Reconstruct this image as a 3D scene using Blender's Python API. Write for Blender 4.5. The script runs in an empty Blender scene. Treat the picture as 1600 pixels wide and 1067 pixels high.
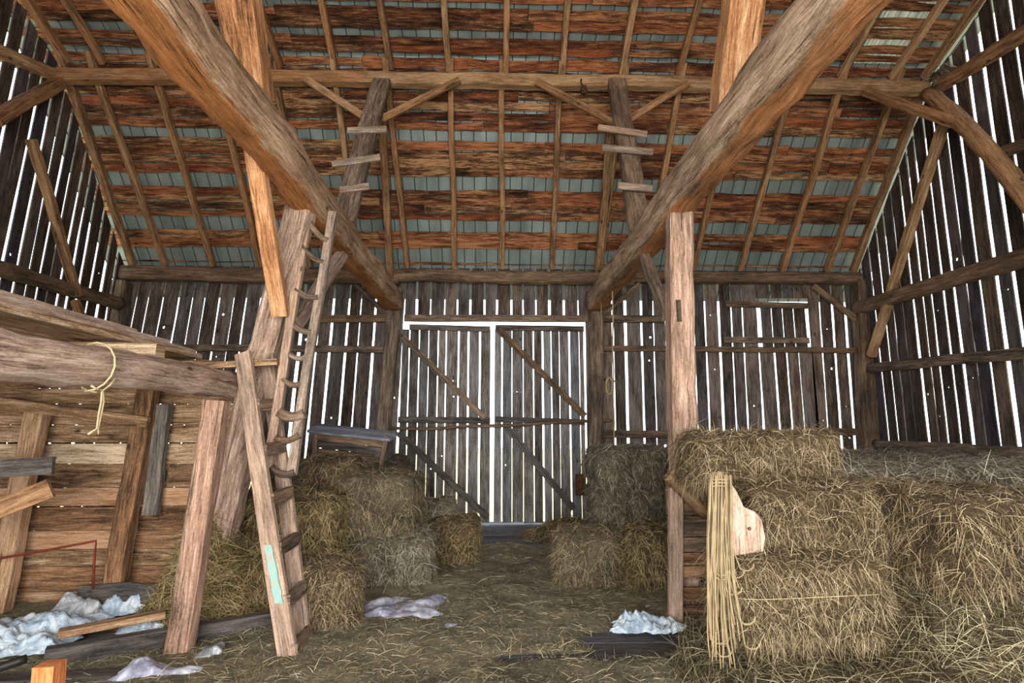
import bpy, math, random
from mathutils import Vector, Matrix, noise
random.seed(7)
PI = math.pi
scene = bpy.context.scene
col = scene.collection

# ------------------------------------------------------------------ camera
F_PX = 880.0
PITCH = math.atan(138 / F_PX)
YAW = math.atan(28 * math.cos(PITCH) / F_PX)
CAM = Vector((0, 0, 1.6))
cd = bpy.data.cameras.new('camera')
cd.sensor_width = 36
cd.lens = 36 * F_PX / 1600
cd.clip_start = .02
cam = bpy.data.objects.new('camera', cd)
col.objects.link(cam)
cam.location = CAM
cam.rotation_euler = (PI / 2 + PITCH, 0, -YAW)
scene.camera = cam

# ------------------------------------------------------------------ world, daylight, exposure
w = bpy.data.worlds.new('daylight')
scene.world = w
w.use_nodes = True
bg = w.node_tree.nodes['Background']
bg.inputs['Color'].default_value = (.84, .93, 1, 1)
bg.inputs['Strength'].default_value = 3.2
ld = bpy.data.lights.new('front_doorway_daylight', 'AREA')     # daylight entering by the open doorway behind the camera
ld.shape = 'RECTANGLE'
ld.size, ld.size_y = 5.6, 4.0
ld.energy = 820
ld.color = (1, .955, .89)
lo = bpy.data.objects.new('front_doorway_daylight', ld)
lo.location = (0, -2.85, 2.1)
lo.rotation_euler = (PI / 2, 0, 0)
col.objects.link(lo)
scene.view_settings.view_transform = 'Standard'
scene.view_settings.look = 'None'
scene.view_settings.gamma = 1
scene.view_settings.use_curve_mapping = False
scene.view_settings.exposure = .45

# ------------------------------------------------------------------ from a direction in the photo to a place in the barn
FW = Vector((math.sin(YAW) * math.cos(PITCH), math.cos(YAW) * math.cos(PITCH), math.sin(PITCH)))
RT = Vector((math.cos(YAW), -math.sin(YAW), 0))
UP = RT.cross(FW)
def ray(x, y): return FW * F_PX + RT * (x - 800) + UP * (533.5 - y)
def at(x, y, Y):
    d = ray(x, y); return CAM + d * (Y / d.y)
def atX(x, y, X):
    d = ray(x, y); return CAM + d * (X / d.x)
def atZ(x, y, Z):
    d = ray(x, y); return CAM + d * ((Z - 1.6) / d.z)

# ------------------------------------------------------------------ mesh building
class MB:
    def __init__(s): s.v, s.f, s.uv, s.r, s.sm = [], [], [], [], []
    def face(s, idx, uvs, rnd, smooth=False):
        s.f.append(idx); s.uv.append(uvs); s.r.append(rnd); s.sm.append(smooth)
    def mesh(s, name, origin):
        me = bpy.data.meshes.new(name)
        me.from_pydata([(p[0] - origin[0], p[1] - origin[1], p[2] - origin[2]) for p in s.v], [], s.f)
        u1 = me.uv_layers.new(name='uv'); u2 = me.uv_layers.new(name='rnd')
        a, b = [], []
        for uvs, r in zip(s.uv, s.r):
            for q in uvs: a += (q[0], q[1]); b += (r[0], r[1])
        u1.data.foreach_set('uv', a); u2.data.foreach_set('uv', b)
        me.polygons.foreach_set('use_smooth', s.sm)
        me.update()
        return me

def R2(): return (random.random(), random.random())

def setp(o, label=None, cat=None, group=None, kind=None):
    if label: o['label'] = label
    if cat: o['category'] = cat
    if group: o['group'] = group
    if kind: o['kind'] = kind
    return o

def build(name, mb, mat, parent=None, label=None, cat=None, group=None, kind=None):
    xs = [p[0] for p in mb.v]; ys = [p[1] for p in mb.v]; zs = [p[2] for p in mb.v]
    og = Vector(((min(xs) + max(xs)) / 2, (min(ys) + max(ys)) / 2, min(zs)))
    o = bpy.data.objects.new(name, mb.mesh(name, og))
    o.data.materials.append(mat)
    col.objects.link(o)
    o.location = og
    if parent:
        o.parent = parent; o.location = og - parent.location
    return setp(o, label, cat, group, kind)

def sub(name, mb, mat, part, label=None, kind=None):              # a sub-part of a part built by build()
    o = build(name, mb, mat, None, label, None, None, kind)
    top = part.location + (part.parent.location if part.parent else Vector())
    o.parent = part; o.location = o.location - top
    return o

def empty(name, loc, label=None, cat=None, group=None, kind=None):
    o = bpy.data.objects.new(name, None); col.objects.link(o)
    o.location = loc; o.empty_display_size = .1
    return setp(o, label, cat, group, kind)

def rect_section(wd, ht, ch):
    a, b = wd / 2, ht / 2
    pts = []
    for sx, sy in ((1, 1), (-1, 1), (-1, -1), (1, -1)):
        c = [(sx * a, sy * (b - ch)), (sx * (a - ch), sy * b)]
        if sx * sy < 0: c.reverse()
        pts += c
    return pts
def round_section(wd, ht, n=14, power=2.0):
    pts = []
    for i in range(n):
        t = 2 * PI * i / n
        c, s = math.cos(t), math.sin(t)
        k = (abs(c) ** power + abs(s) ** power) ** (-1 / power)
        pts.append((wd / 2 * c * k, ht / 2 * s * k))
    return pts

def sweep(mb, path, sec, up=(0, 0, 1), wob=0.0, rough=0.0, taper=1.0, seg=None, smooth=False, rnd=None, twist=0.0):
    path = [Vector(p) for p in path]
    if seg and len(path) == 2:
        a, b = path
        path = [a.lerp(b, i / seg) for i in range(seg + 1)]
    rnd = rnd or R2()
    n = len(sec); m = len(path)
    up = Vector(up)
    sd = Vector((random.random() * 99, random.random() * 99, random.random() * 99))
    base = len(mb.v)
    u = 0; us = []
    per = [0]
    for i in range(n):
        x0, y0 = sec[i]; x1, y1 = sec[(i + 1) % n]
        per.append(per[-1] + math.hypot(x1 - x0, y1 - y0))
    uo = rnd[0] * 7
    for i, c in enumerate(path):
        t = (path[min(i + 1, m - 1)] - path[max(i - 1, 0)]).normalized()
        s = t.cross(up)
        if s.length < 1e-3: s = t.cross(Vector((0, 1, 0)))
        s.normalize(); v = s.cross(t)
        if twist:
            q = Matrix.Rotation(twist * i / max(1, m - 1), 3, t); s = q @ s; v = q @ v
        if i: u += (c - path[i - 1]).length
        us.append(u + uo)
        k = 1 + (taper - 1) * i / max(1, m - 1)
        off = Vector((0, 0, 0))
        if wob:
            off = s * noise.noise(sd + Vector((u * .8, 0, 0))) * wob + v * noise.noise(sd + Vector((0, u * .8, 5))) * wob
        for j, (x, y) in enumerate(sec):
            kk = k
            p = c + off + s * x * kk + v * y * kk
            if rough: p += (s * x + v * y).normalized() * rough * noise.noise(sd + p * 6)
            mb.v.append(p)
    for i in range(m - 1):
        for j in range(n):
            j2 = (j + 1) % n
            a, b = base + i * n + j, base + i * n + j2
            c, d = base + (i + 1) * n + j2, base + (i + 1) * n + j
            mb.face((a, d, c, b), ((us[i], per[j]), (us[i + 1], per[j]), (us[i + 1], per[j + 1]), (us[i], per[j + 1])), rnd, smooth)
    for i, rev in ((0, False), (m - 1, True)):
        idx = [base + i * n + j for j in range(n)]
        uv = [(us[i] + sec[j][0] * .3, sec[j][1]) for j in range(n)]
        if rev: idx.reverse(); uv.reverse()
        mb.face(idx, uv, rnd)

def timber_mb(p0, p1, wd, ht, up=(0, 0, 1), kind='hewn', wob=.02, taper=1.0, twist=0, mb=None, rnd=None):
    mb = mb or MB()
    L = (Vector(p1) - Vector(p0)).length
    seg = max(4, min(60, int(L / .14)))
    if kind == 'hewn':
        sweep(mb, [p0, p1], rect_section(wd, ht, min(wd, ht) * .12), up, wob, min(wd, ht) * .07, taper, seg, False, rnd, twist)
    elif kind == 'sawn':
        sweep(mb, [p0, p1], rect_section(wd, ht, min(wd, ht) * .07), up, wob * .5, min(wd, ht) * .025, taper, seg, False, rnd, twist)
    elif kind == 'log':
        sweep(mb, [p0, p1], round_section(wd, ht, 16), up, wob * 1.5, min(wd, ht) * .12, taper, seg, True, rnd)
    elif kind == 'halflog':
        sweep(mb, [p0, p1], round_section(wd, ht, 28, 4.5), up, wob * 1.3, min(wd, ht) * .1, taper, seg, True, rnd)
    return mb

def timber(name, label, cat, p0, p1, wd, ht, mat, group=None, parent=None, kind=None, **k):
    s = k.pop('shape', 'hewn')
    return build(name, timber_mb(p0, p1, wd, ht, kind=s, **k), mat, parent, label, cat, group, kind)

def plank(mb, f, a0, a1, l0, l1, th, jit=.006, holes=(), seglen=.35, lean=0.0, rnd=None, l1b=None, wave=0.0):
    """one board: across a0..a1, along l0..l1; f(a, l, d) places it, d runs through its thickness"""
    rnd = rnd or R2()
    n = max(2, int(abs(l1 - l0) / seglen) + 1)
    sd = random.random() * 500
    hs = sorted(holes, key=lambda h: h[0])
    ts = [l0 + (l1 - l0) * i / n for i in range(n + 1)]
    ls = []; hole_at = {}
    for t in ts: ls.append(t)
    for (hl, ha, hr) in hs:                                        # a cell of its own round each knot hole
        lo_, hi_ = hl - hr * 1.7, hl + hr * 1.7
        if lo_ <= l0 + .02 or hi_ >= l1 - .02: continue
        ls = [t for t in ls if not (lo_ - .02 < t < hi_ + .02)]
        ls += [lo_, hi_]; ls.sort()
        hole_at[round(lo_, 5)] = (hl, ha, hr)
    base = len(mb.v)
    uo, vo = rnd[0] * 9, rnd[1] * 9
    edge = []
    for i, t in enumerate(ls):
        e0 = a0 + jit * noise.noise((t * 3, sd, 0)) + wave * noise.noise((t * 1.1, sd, 9)) + wave * .5 * noise.noise((t * 4, sd, 19))
        e1 = a1 + jit * noise.noise((t * 3, sd, 7)) + wave * noise.noise((t * 1.1, sd, 29)) + wave * .5 * noise.noise((t * 4, sd, 39))
        fr = (t - l0) / (l1 - l0)
        sh = lean * (l1 - t)
        edge.append((e0 + sh, e1 + sh, t))
        tt, tt2 = t, t
        if l1b is not None and i == len(ls) - 1: tt2 = l1b          # sloping top end
        for (a, tq) in ((e0 + sh, tt), (e1 + sh, tt2)):
            for d in (0, th): mb.v.append(f(a, tq, d))
    V = lambda i, e, d: base + i * 4 + e * 2 + d
    for i in range(len(ls) - 1):
        t0, t1 = ls[i] + uo, ls[i + 1] + uo
        wd_ = a1 - a0
        h = hole_at.get(round(ls[i], 5))
        if h:
            hl, ha, hr = h
            e0a, e1a, _ = edge[i]; e0b, e1b, _ = edge[i + 1]
            ca = (e0a + e1a) / 2 + ha * wd_ ; lm = hl
            ring = []
            for q in range(8):
                an = PI / 4 * q + PI / 4 * .5
                rr = hr * random.uniform(.75, 1.15)
                for d in (0, th): mb.v.append(f(ca + rr * math.cos(an), lm + rr * math.sin(an), d))
                ring.append(len(mb.v) - 2)
            # outer points in the same angular order: right-mid, top-right ... use corners only
            co = [V(i, 1, 0), V(i + 1, 1, 0), V(i + 1, 0, 0), V(i, 0, 0)]
            # ring order: q0..q7 starting at 22 deg, counter-clockwise
            sides = [(co[0], co[1], (7, 0)), (co[1], co[2], (1, 2)), (co[2], co[3], (3, 4)), (co[3], co[0], (5, 6))]
            for d in (0, 1):
                for k_, (A, B, (q0, q1)) in enumerate(sides):
                    nxt = sides[(k_ + 1) % 4][2][0]
                    quad = [A + d, B + d, ring[q1] + d, ring[q0] + d]
                    tri = [B + d, ring[nxt] + d, ring[q1] + d]
                    for fc in (quad, tri):
                        uv = [(hl + uo + .02 * m_, vo + .03 * m_) for m_ in range(len(fc))]
                        mb.face(fc if d == 0 else fc[::-1], uv, rnd)
            for q in range(8):
                q2 = (q + 1) % 8
                mb.face((ring[q], ring[q2], ring[q2] + 1, ring[q] + 1), ((hl, 0), (hl, .01), (hl + .02, .01), (hl + .02, 0)), rnd)
        else:
            mb.face((V(i, 0, 0), V(i, 1, 0), V(i + 1, 1, 0), V(i + 1, 0, 0)), ((t0, vo), (t0, vo + wd_), (t1, vo + wd_), (t1, vo)), rnd)
            mb.face((V(i, 0, 1), V(i + 1, 0, 1), V(i + 1, 1, 1), V(i, 1, 1)), ((t0, vo), (t1, vo), (t1, vo + wd_), (t0, vo + wd_)), rnd)
        for e in (0, 1):
            mb.face((V(i, e, 0), V(i + 1, e, 0), V(i + 1, e, 1), V(i, e, 1)), ((t0, vo), (t1, vo), (t1, vo + th), (t0, vo + th)), rnd)
    for i in (0, len(ls) - 1):
        mb.face((V(i, 0, 0), V(i, 0, 1), V(i, 1, 1), V(i, 1, 0)), ((0, vo), (th, vo), (th, vo + .2), (0, vo + .2)), rnd)

def box_board(mb, p0, p1, wd, th, up=(0, 0, 1), rnd=None):
    L = (Vector(p1) - Vector(p0)).length
    sweep(mb, [p0, p1], rect_section(wd, th, min(wd, th) * .08), up, .006, min(wd, th) * .05, 1, max(3, int(L / .2)), False, rnd)
    return mb

# ------------------------------------------------------------------ materials
def S(r, g, b):
    f = lambda c: (c / 255 / 12.92) if c / 255 <= .04045 else ((c / 255 + .055) / 1.055) ** 2.4
    return (f(r), f(g), f(b), 1)

class NT:
    def __init__(s, name):
        s.m = bpy.data.materials.new(name); s.m.use_nodes = True
        s.t = s.m.node_tree; s.n = s.t.nodes; s.b = s.n['Principled BSDF']
        s.b.inputs['Roughness'].default_value = .85
        s.b.inputs['Specular IOR Level'].default_value = .25
    def new(s, ty, **k):
        x = s.n.new(ty)
        for a, v in k.items(): setattr(x, a, v)
        return x
    def link(s, a, b): s.t.links.new(a, b)
    def val(s, sock, v):
        if hasattr(v, 'node'): s.link(v, sock)
        else: sock.default_value = v
    def math(s, op, a, b=0.0, clamp=False):
        x = s.new('ShaderNodeMath', operation=op, use_clamp=clamp)
        s.val(x.inputs[0], a); s.val(x.inputs[1], b); return x.outputs[0]
    def vmath(s, op, a, b):
        x = s.new('ShaderNodeVectorMath', operation=op)
        s.val(x.inputs[0], a); s.val(x.inputs[1], b); return x.outputs[0]
    def uv(s, n): return s.new('ShaderNodeUVMap', uv_map=n).outputs[0]
    def noise(s, vec, scale=1, detail=4, rough=.6, dist=0):
        x = s.new('ShaderNodeTexNoise')
        s.link(vec, x.inputs['Vector'])
        x.inputs['Scale'].default_value = scale; x.inputs['Detail'].default_value = detail
        x.inputs['Roughness'].default_value = rough; x.inputs['Distortion'].default_value = dist
        return x.outputs['Fac']
    def ramp(s, fac, stops):
        x = s.new('ShaderNodeValToRGB'); e = x.color_ramp.elements
        while len(e) < len(stops): e.new(.5)
        for q, (p, c) in zip(e, stops): q.position = p; q.color = c
        s.link(fac, x.inputs[0]); return x.outputs[0]
    def mix(s, fac, a, b, mode='MIX'):
        x = s.new('ShaderNodeMix', data_type='RGBA', blend_type=mode)
        s.val(x.inputs['Factor'], fac); s.val(x.inputs['A'], a); s.val(x.inputs['B'], b)
        return x.outputs['Result']
    def bump(s, h, strength, dist):
        x = s.new('ShaderNodeBump'); x.inputs['Strength'].default_value = strength
        x.inputs['Distance'].default_value = dist
        s.link(h, x.inputs['Height']); s.link(x.outputs[0], s.b.inputs['Normal'])

def wood(name, dark, mid, light, alt, alt_amt=.5, var=.3, grain=1.0, crack=.75, bump=.5, contrast=1.0, flank=None, knots=.8):
    t = NT(name)
    uv, rn = t.uv('uv'), t.uv('rnd')
    off = t.vmath('MULTIPLY', rn, (37.0, 61.0, 0))
    base = t.vmath('ADD', uv, off)
    warp = t.noise(t.vmath('MULTIPLY', base, (2.2, 3, 1)), 1, 2, .5)
    cm = t.new('ShaderNodeCombineXYZ'); t.link(t.math('MULTIPLY', warp, .05), cm.inputs[1])
    gb = t.vmath('ADD', base, cm.outputs[0])
    n1 = t.noise(t.vmath('MULTIPLY', gb, (2.4 * grain, 30 * grain, 1)), 1, 5, .68, .4)
    n2 = t.noise(t.vmath('MULTIPLY', gb, (9 * grain, 150 * grain, 1)), 1, 3, .65)
    n3 = t.noise(t.vmath('MULTIPLY', base, (1.3, 4.5, 1)), 1, 5, .68)
    n4 = t.noise(t.vmath('MULTIPLY', gb, (1.5, 46, 1)), 1, 4, .6, .2)
    n5 = t.noise(t.vmath('MULTIPLY', base, (45, 60, 1)), 1, 3, .7)
    sx = t.new('ShaderNodeSeparateXYZ'); t.link(rn, sx.inputs[0])
    g = t.math('ADD', t.math('MULTIPLY', n1, .75), t.math('MULTIPLY', n2, .55))
    g = t.math('ADD', g, t.math('MULTIPLY', n3, .7))
    g = t.math('ADD', g, t.math('MULTIPLY', n5, .3))
    g = t.math('SUBTRACT', g, 1.15)                                # about 0 in the mean
    g = t.math('MULTIPLY', g, 1.75 * contrast)
    g = t.math('ADD', g, t.math('MULTIPLY', t.math('SUBTRACT', sx.outputs[0], .5), var))
    g = t.math('ADD', g, .5, True)
    c = t.ramp(g, [(0, dark), (.5, mid), (1, light)])
    am = t.math('ADD', t.math('MULTIPLY', n3, 1.6), t.math('MULTIPLY', sx.outputs[1], .9))
    am = t.math('MULTIPLY', t.math('SUBTRACT', am, .95, True), 2.2 * alt_amt, True)
    c2 = t.ramp(g, [(0, tuple(x * .3 for x in alt[:3]) + (1,)), (.5, alt), (1, tuple(min(1, x * 1.7) for x in alt[:3]) + (1,))])
    if flank:                                                      # one hewn face of the timber is of another tone
        sv = t.new('ShaderNodeSeparateXYZ'); t.link(uv, sv.inputs[0])
        v = t.math('ADD', sv.outputs[1], t.math('MULTIPLY', t.math('SUBTRACT', n3, .5), .4))
        a_ = t.math('MULTIPLY', t.math('SUBTRACT', v, flank[0]), 22, True)
        b_ = t.math('MULTIPLY', t.math('SUBTRACT', flank[1], v), 22, True)
        am = t.math('ADD', t.math('MULTIPLY', t.math('MULTIPLY', a_, b_), .8), t.math('MULTIPLY', am, .3), True)
    c = t.mix(am, c, c2)
    ck = t.ramp(n4, [(.30, (1, 1, 1, 1)), (.385, (0, 0, 0, 1))])
    black = tuple(x * .3 for x in dark[:3]) + (1,)
    c = t.mix(t.math('MULTIPLY', ck, crack), c, black)
    vo = t.new('ShaderNodeTexVoronoi'); t.link(t.vmath('MULTIPLY', base, (2.6, 5.5, 1)), vo.inputs['Vector']); vo.inputs['Scale'].default_value = 1
    sc_ = t.new('ShaderNodeSeparateColor'); t.link(vo.outputs['Color'], sc_.inputs[0])
    kn = t.math('MULTIPLY', t.math('SUBTRACT', .115, vo.outputs['Distance']), 20, True)
    kn = t.math('MULTIPLY', kn, t.math('GREATER_THAN', sc_.outputs[0], .62))
    c = t.mix(t.math('MULTIPLY', kn, knots), c, black)
    t.link(c, t.b.inputs['Base Color'])
    h = t.math('ADD', t.math('MULTIPLY', n1, .7), t.math('SUBTRACT', t.math('MULTIPLY', n2, .6), t.math('MULTIPLY', ck, .6)))
    t.bump(h, bump, .014)
    return t.m

M = {}
M['roof'] = wood('roof_boards_red_brown', S(22, 14, 9), S(94, 60, 40), S(196, 156, 112), S(136, 72, 42), .42, .42, .8, .9, .6, 1.6)
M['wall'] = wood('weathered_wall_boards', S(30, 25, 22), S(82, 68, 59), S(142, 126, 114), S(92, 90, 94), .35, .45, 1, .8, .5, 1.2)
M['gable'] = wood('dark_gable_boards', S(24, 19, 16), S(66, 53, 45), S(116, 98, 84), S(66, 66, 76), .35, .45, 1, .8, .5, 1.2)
M['door'] = wood('grey_door_boards', S(40, 36, 34), S(98, 90, 83), S(160, 152, 146), S(108, 112, 118), .4, .45, 1, .8, .5, 1.2)
M['warm'] = wood('orange_brown_timber', S(66, 38, 22), S(172, 120, 80), S(226, 190, 148), S(172, 112, 68), .2, .2, .8, .8, .6, 1.2)
for nm_, fl_ in (('beam_left', (.66, 1.02)), ('beam_right', (.77, 1.20))):
    M[nm_] = wood('hewn_' + nm_ + '_wood', S(62, 48, 38), S(162, 136, 112), S(218, 198, 176), S(166, 110, 64), .7, .1, .7, .85, .9, 1.35, flank=fl_)
M['post'] = wood('pale_pinkish_post_wood', S(72, 54, 46), S(164, 136, 118), S(220, 200, 184), S(158, 112, 84), .28, .15, .8, .85, .9, 1.3)
M['grey'] = wood('grey_brown_timber', S(40, 33, 28), S(104, 88, 75), S(166, 148, 130), S(116, 88, 62), .35, .3, .9, .8, .7, 1.25)
M['rafter'] = wood('brown_pole_rafter', S(56, 38, 26), S(150, 115, 83), S(206, 174, 136), S(146, 94, 56), .3, .3, .9, .75, .5, 1.15)
M['pale'] = wood('pale_grey_ladder_wood', S(74, 64, 56), S(154, 136, 122), S(210, 196, 184), S(164, 130, 106), .35, .25, .9, .8, .6, 1.15)
M['plank'] = wood('tan_partition_planks', S(56, 40, 28), S(142, 112, 82), S(212, 192, 164), S(136, 92, 62), .35, .55, .8, .8, .5, 1.25)
M['dark'] = wood('dark_grey_board', S(32, 29, 27), S(82, 75, 70), S(132, 122, 114), S(90, 84, 82), .35, .35, 1, .8, .5, 1.15)
M['blue'] = wood('blue_grey_weathered_board', S(52, 54, 60), S(118, 124, 136), S(184, 192, 206), S(112, 114, 122), .35, .35, 1, .8, .5, 1.15)
M['floor'] = wood('dark_floor_planks', S(36, 34, 36), S(84, 82, 86), S(132, 132, 140), S(88, 80, 70), .4, .4, 1, .8, .5, 1.1)
M['orange'] = wood('fresh_orange_wood', S(104, 54, 26), S(190, 118, 68), S(232, 176, 124), S(184, 98, 50), .4, .2, .9, .6, .5, 1.1)

def hay(name, stops, scale=1.0):
    t = NT(name)
    uv, rn = t.uv('uv'), t.uv('rnd')
    sx = t.new('ShaderNodeSeparateXYZ'); t.link(rn, sx.inputs[0])
    c = t.ramp(sx.outputs[0], stops)
    t.link(c, t.b.inputs['Base Color'])
    t.b.inputs['Roughness'].default_value = .7
    return t.m
def hay_body(name, dark, mid, light):
    t = NT(name)
    tc = t.new('ShaderNodeTexCoord').outputs['Object']
    a = t.noise(t.vmath('MULTIPLY', tc, (22, 22, 75)), 1, 5, .7, 1.5)
    b = t.noise(t.vmath('MULTIPLY', tc, (90, 90, 24)), 1, 4, .7, 1.0)
    c = t.noise(t.vmath('MULTIPLY', tc, (3, 3, 4)), 1, 3, .6)
    g = t.math('ADD', t.math('MULTIPLY', a, .6), t.math('MULTIPLY', b, .6))
    g = t.math('ADD', g, t.math('MULTIPLY', c, .5))
    g = t.math('ADD', t.math('MULTIPLY', t.math('SUBTRACT', g, .85), 2.0), .45, True)
    t.link(t.ramp(g, [(0, dark), (.5, mid), (1, light)]), t.b.inputs['Base Color'])
    t.bump(g, .9, .03)
    return t.m
HS = [(0, S(40, 32, 22)), (.25, S(86, 72, 50)), (.55, S(132, 114, 84)), (.85, S(172, 152, 118)), (1, S(212, 196, 162))]
HG = [(0, S(48, 43, 34)), (.25, S(102, 94, 78)), (.55, S(146, 137, 116)), (.85, S(184, 175, 154)), (1, S(218, 210, 190))]
M['straw'] = hay('dry_straw', HS)
M['straw_grey'] = hay('greyed_straw', HG)
M['straw_floor'] = hay('trodden_floor_straw', [(0, S(66, 60, 47)), (.3, S(124, 114, 88)), (.65, S(168, 157, 124)), (.92, S(202, 190, 156)), (1, S(230, 220, 194))])
M['straw_yellow'] = hay('yellow_straw', [(0, S(52, 44, 24)), (.3, S(114, 98, 62)), (.7, S(162, 142, 96)), (1, S(208, 190, 142))])
M['straw_mix'] = hay('green_grey_straw', [(0, S(38, 34, 24)), (.25, S(82, 76, 54)), (.55, S(124, 114, 86)), (.85, S(162, 150, 116)), (1, S(204, 194, 160))])
M['bale'] = hay_body('pressed_hay', S(26, 21, 14), S(90, 74, 52), S(156, 132, 98))
M['bale_grey'] = hay_body('pressed_greyed_hay', S(34, 30, 24), S(104, 94, 76), S(160, 148, 122))
M['mat'] = hay_body('trodden_hay_mat', S(56, 52, 42), S(142, 132, 106), S(206, 195, 164))

t = NT('galvanised_roof_sheet')
tc = t.new('ShaderNodeTexCoord').outputs['Object']
n = t.noise(t.vmath('MULTIPLY', tc, (3, .8, .8)), 1, 4, .6)
t.link(t.ramp(n, [(.3, S(112, 124, 122)), (.7, S(158, 170, 168))]), t.b.inputs['Base Color'])
t.b.inputs['Metallic'].default_value = .35; t.b.inputs['Roughness'].default_value = .55
M['metal'] = t.m
t = NT('dark_sheet_rib'); t.b.inputs['Base Color'].default_value = S(64, 72, 72); t.b.inputs['Roughness'].default_value = .6
M['rib'] = t.m
t = NT('yellowed_translucent_sheet')
tr = t.new('ShaderNodeBsdfTranslucent'); tcs = t.new('ShaderNodeTexCoord').outputs['Object']
t.link(t.ramp(t.noise(t.vmath('MULTIPLY', tcs, (22, .6, .6)), 1, 3, .6), [(.35, (.04, .038, .026, 1)), (.65, (.15, .145, .1, 1))]), tr.inputs[0])
mx = t.new('ShaderNodeMixShader'); mx.inputs[0].default_value = .8
t.b.inputs['Base Color'].default_value = S(190, 186, 150)
t.link(t.b.outputs[0], mx.inputs[1]); t.link(tr.outputs[0], mx.inputs[2])
t.link(mx.outputs[0], t.n['Material Output'].inputs[0])
M['skylight'] = t.m

def plastic(name, c0, c1, c2):
    t = NT(name)
    tc = t.new('ShaderNodeTexCoord').outputs['Object']
    a = t.noise(t.vmath('MULTIPLY', tc, (9, 9, 9)), 1, 5, .65, .8)
    t.link(t.ramp(a, [(.32, c0), (.5, c1), (.62, c2)]), t.b.inputs['Base Color'])
    t.b.inputs['Roughness'].default_value = .38; t.b.inputs['Specular IOR Level'].default_value = .5
    t.bump(t.noise(t.vmath('MULTIPLY', tc, (26, 26, 26)), 1, 4, .6, 1), .5, .02)
    return t.m
M['bag'] = plastic('pale_blue_plastic', S(120, 138, 156), S(176, 194, 210), S(222, 232, 240))
M['bag_grey'] = plastic('dirty_grey_plastic', S(96, 100, 104), S(150, 154, 160), S(198, 202, 208))
M['bag_lilac'] = plastic('lilac_grey_woven_plastic', S(104, 106, 124), S(158, 160, 180), S(204, 206, 220))
def plain(name, c, rough=.7, metal=0, bump=0):
    t = NT(name)
    tc = t.new('ShaderNodeTexCoord').outputs['Object']
    a = t.noise(t.vmath('MULTIPLY', tc, (14, 14, 14)), 1, 5, .65)
    t.link(t.ramp(a, [(.3, tuple(x * .55 for x in c[:3]) + (1,)), (.65, c)]), t.b.inputs['Base Color'])
    t.b.inputs['Roughness'].default_value = rough; t.b.inputs['Metallic'].default_value = metal
    if bump: t.bump(a, bump, .01)
    return t.m
M['twine'] = plain('pale_baler_twine', S(206, 186, 146))
M['rope'] = plain('old_tan_rope', S(168, 146, 108))
M['hank'] = plain('straw_coloured_twine', S(166, 146, 112))
M['rust'] = plain('rusty_iron', S(92, 60, 42), .8, .3, .4)
M['redrod'] = plain('red_rusted_rod', S(128, 58, 40), .7, .2)
M['black'] = plain('black_pipe', S(34, 32, 32), .5)
M['red'] = plain('red_print', S(140, 62, 52), .5)
t = NT('worn_turquoise_paint')
tc = t.new('ShaderNodeTexCoord').outputs['Object']
t.link(t.ramp(t.noise(t.vmath('MULTIPLY', tc, (34, 34, 14)), 1, 5, .7), [(.38, S(168, 158, 148)), (.5, S(146, 178, 170)), (.66, S(116, 166, 160))]), t.b.inputs['Base Color'])
M['teal'] = t.m
t = NT('outdoor_dry_field')
tc = t.new('ShaderNodeTexCoord').outputs['Object']
t.link(t.ramp(t.noise(tc, .35, 4), [(.35, S(176, 160, 108)), (.65, S(214, 202, 160))]), t.b.inputs['Base Color'])
M['field'] = t.m

# ------------------------------------------------------------------ barn outline
YB, YF = 10.0, -3.0
YK, YR = 7.65, 3.5
ZP = 4.60                     # underside of the roof boards above the back plate
SL, SU = 1.117, .44
ZK = ZP + SL * (9.85 - YK)
ZR = ZK + SU * (YK - YR)
def roofz(Y):
    if Y < YR: Y = 2 * YR - Y
    return ZP + SL * (9.85 - Y) if Y >= YK else ZK + SU * (YK - Y)
def XL(z): return -6.56 - .06 * (4.3 - z)
XR = 6.70

# ------------------------------------------------------------------ ground, floor
mb = MB()
for x0, x1, y0, y1 in ((-60, -7.5, -40, 70), (7.4, 60, -40, 70), (-7.5, 7.4, 10.6, 70), (-7.5, 7.4, -40, -3.6)):
    b = len(mb.v); mb.v += [Vector((x0, y0, -.6)), Vector((x1, y0, -.6)), Vector((x1, y1, -.6)), Vector((x0, y1, -.6))]
    mb.face((b, b + 1, b + 2, b + 3), ((0, 0), (1, 0), (1, 1), (0, 1)), (0, 0))
build('ground_outside', mb, M['field'], kind='structure')

mb = MB()
y = YF
while y < YB + .3:
    wd = random.uniform(.2, .3)
    x = -7.2
    while x < 7:
        x2 = min(7, x + random.uniform(3, 4.5))
        dz = random.uniform(-.006, .004)
        plank(mb, lambda a, l, d, dz=dz: Vector((l, a, -d + dz)), y, y + wd - .008, x, x2 - .006, .05, .004, seglen=1.2)
        x = x2
    y += wd
build('floor', mb, M['floor'], kind='structure')

# ------------------------------------------------------------------ plank walls
HOLES_N = [0]
def rand_holes(l0, l1, p, rmin=.012, rmax=.026):
    out = []
    while random.random() < p and len(out) < 3:
        l = random.uniform(l0 + .3, l1 - .3)
        if all(abs(l - q[0]) > .25 for q in out):
            out.append((l, random.uniform(-.25, .25), random.uniform(rmin, rmax)))
    return out

def fb(a, l, d): return Vector((a, YB + d, l))
door_x0, door_x1 = at(632, 510, YB).x, at(915, 510, YB).x
door_top = at(772, 503, YB).z
hx0, hx1 = at(1184, 500, YB).x, at(1266, 500, YB).x
hz1, hz0 = at(1225, 466, YB).z, at(1225, 545, YB).z

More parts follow.
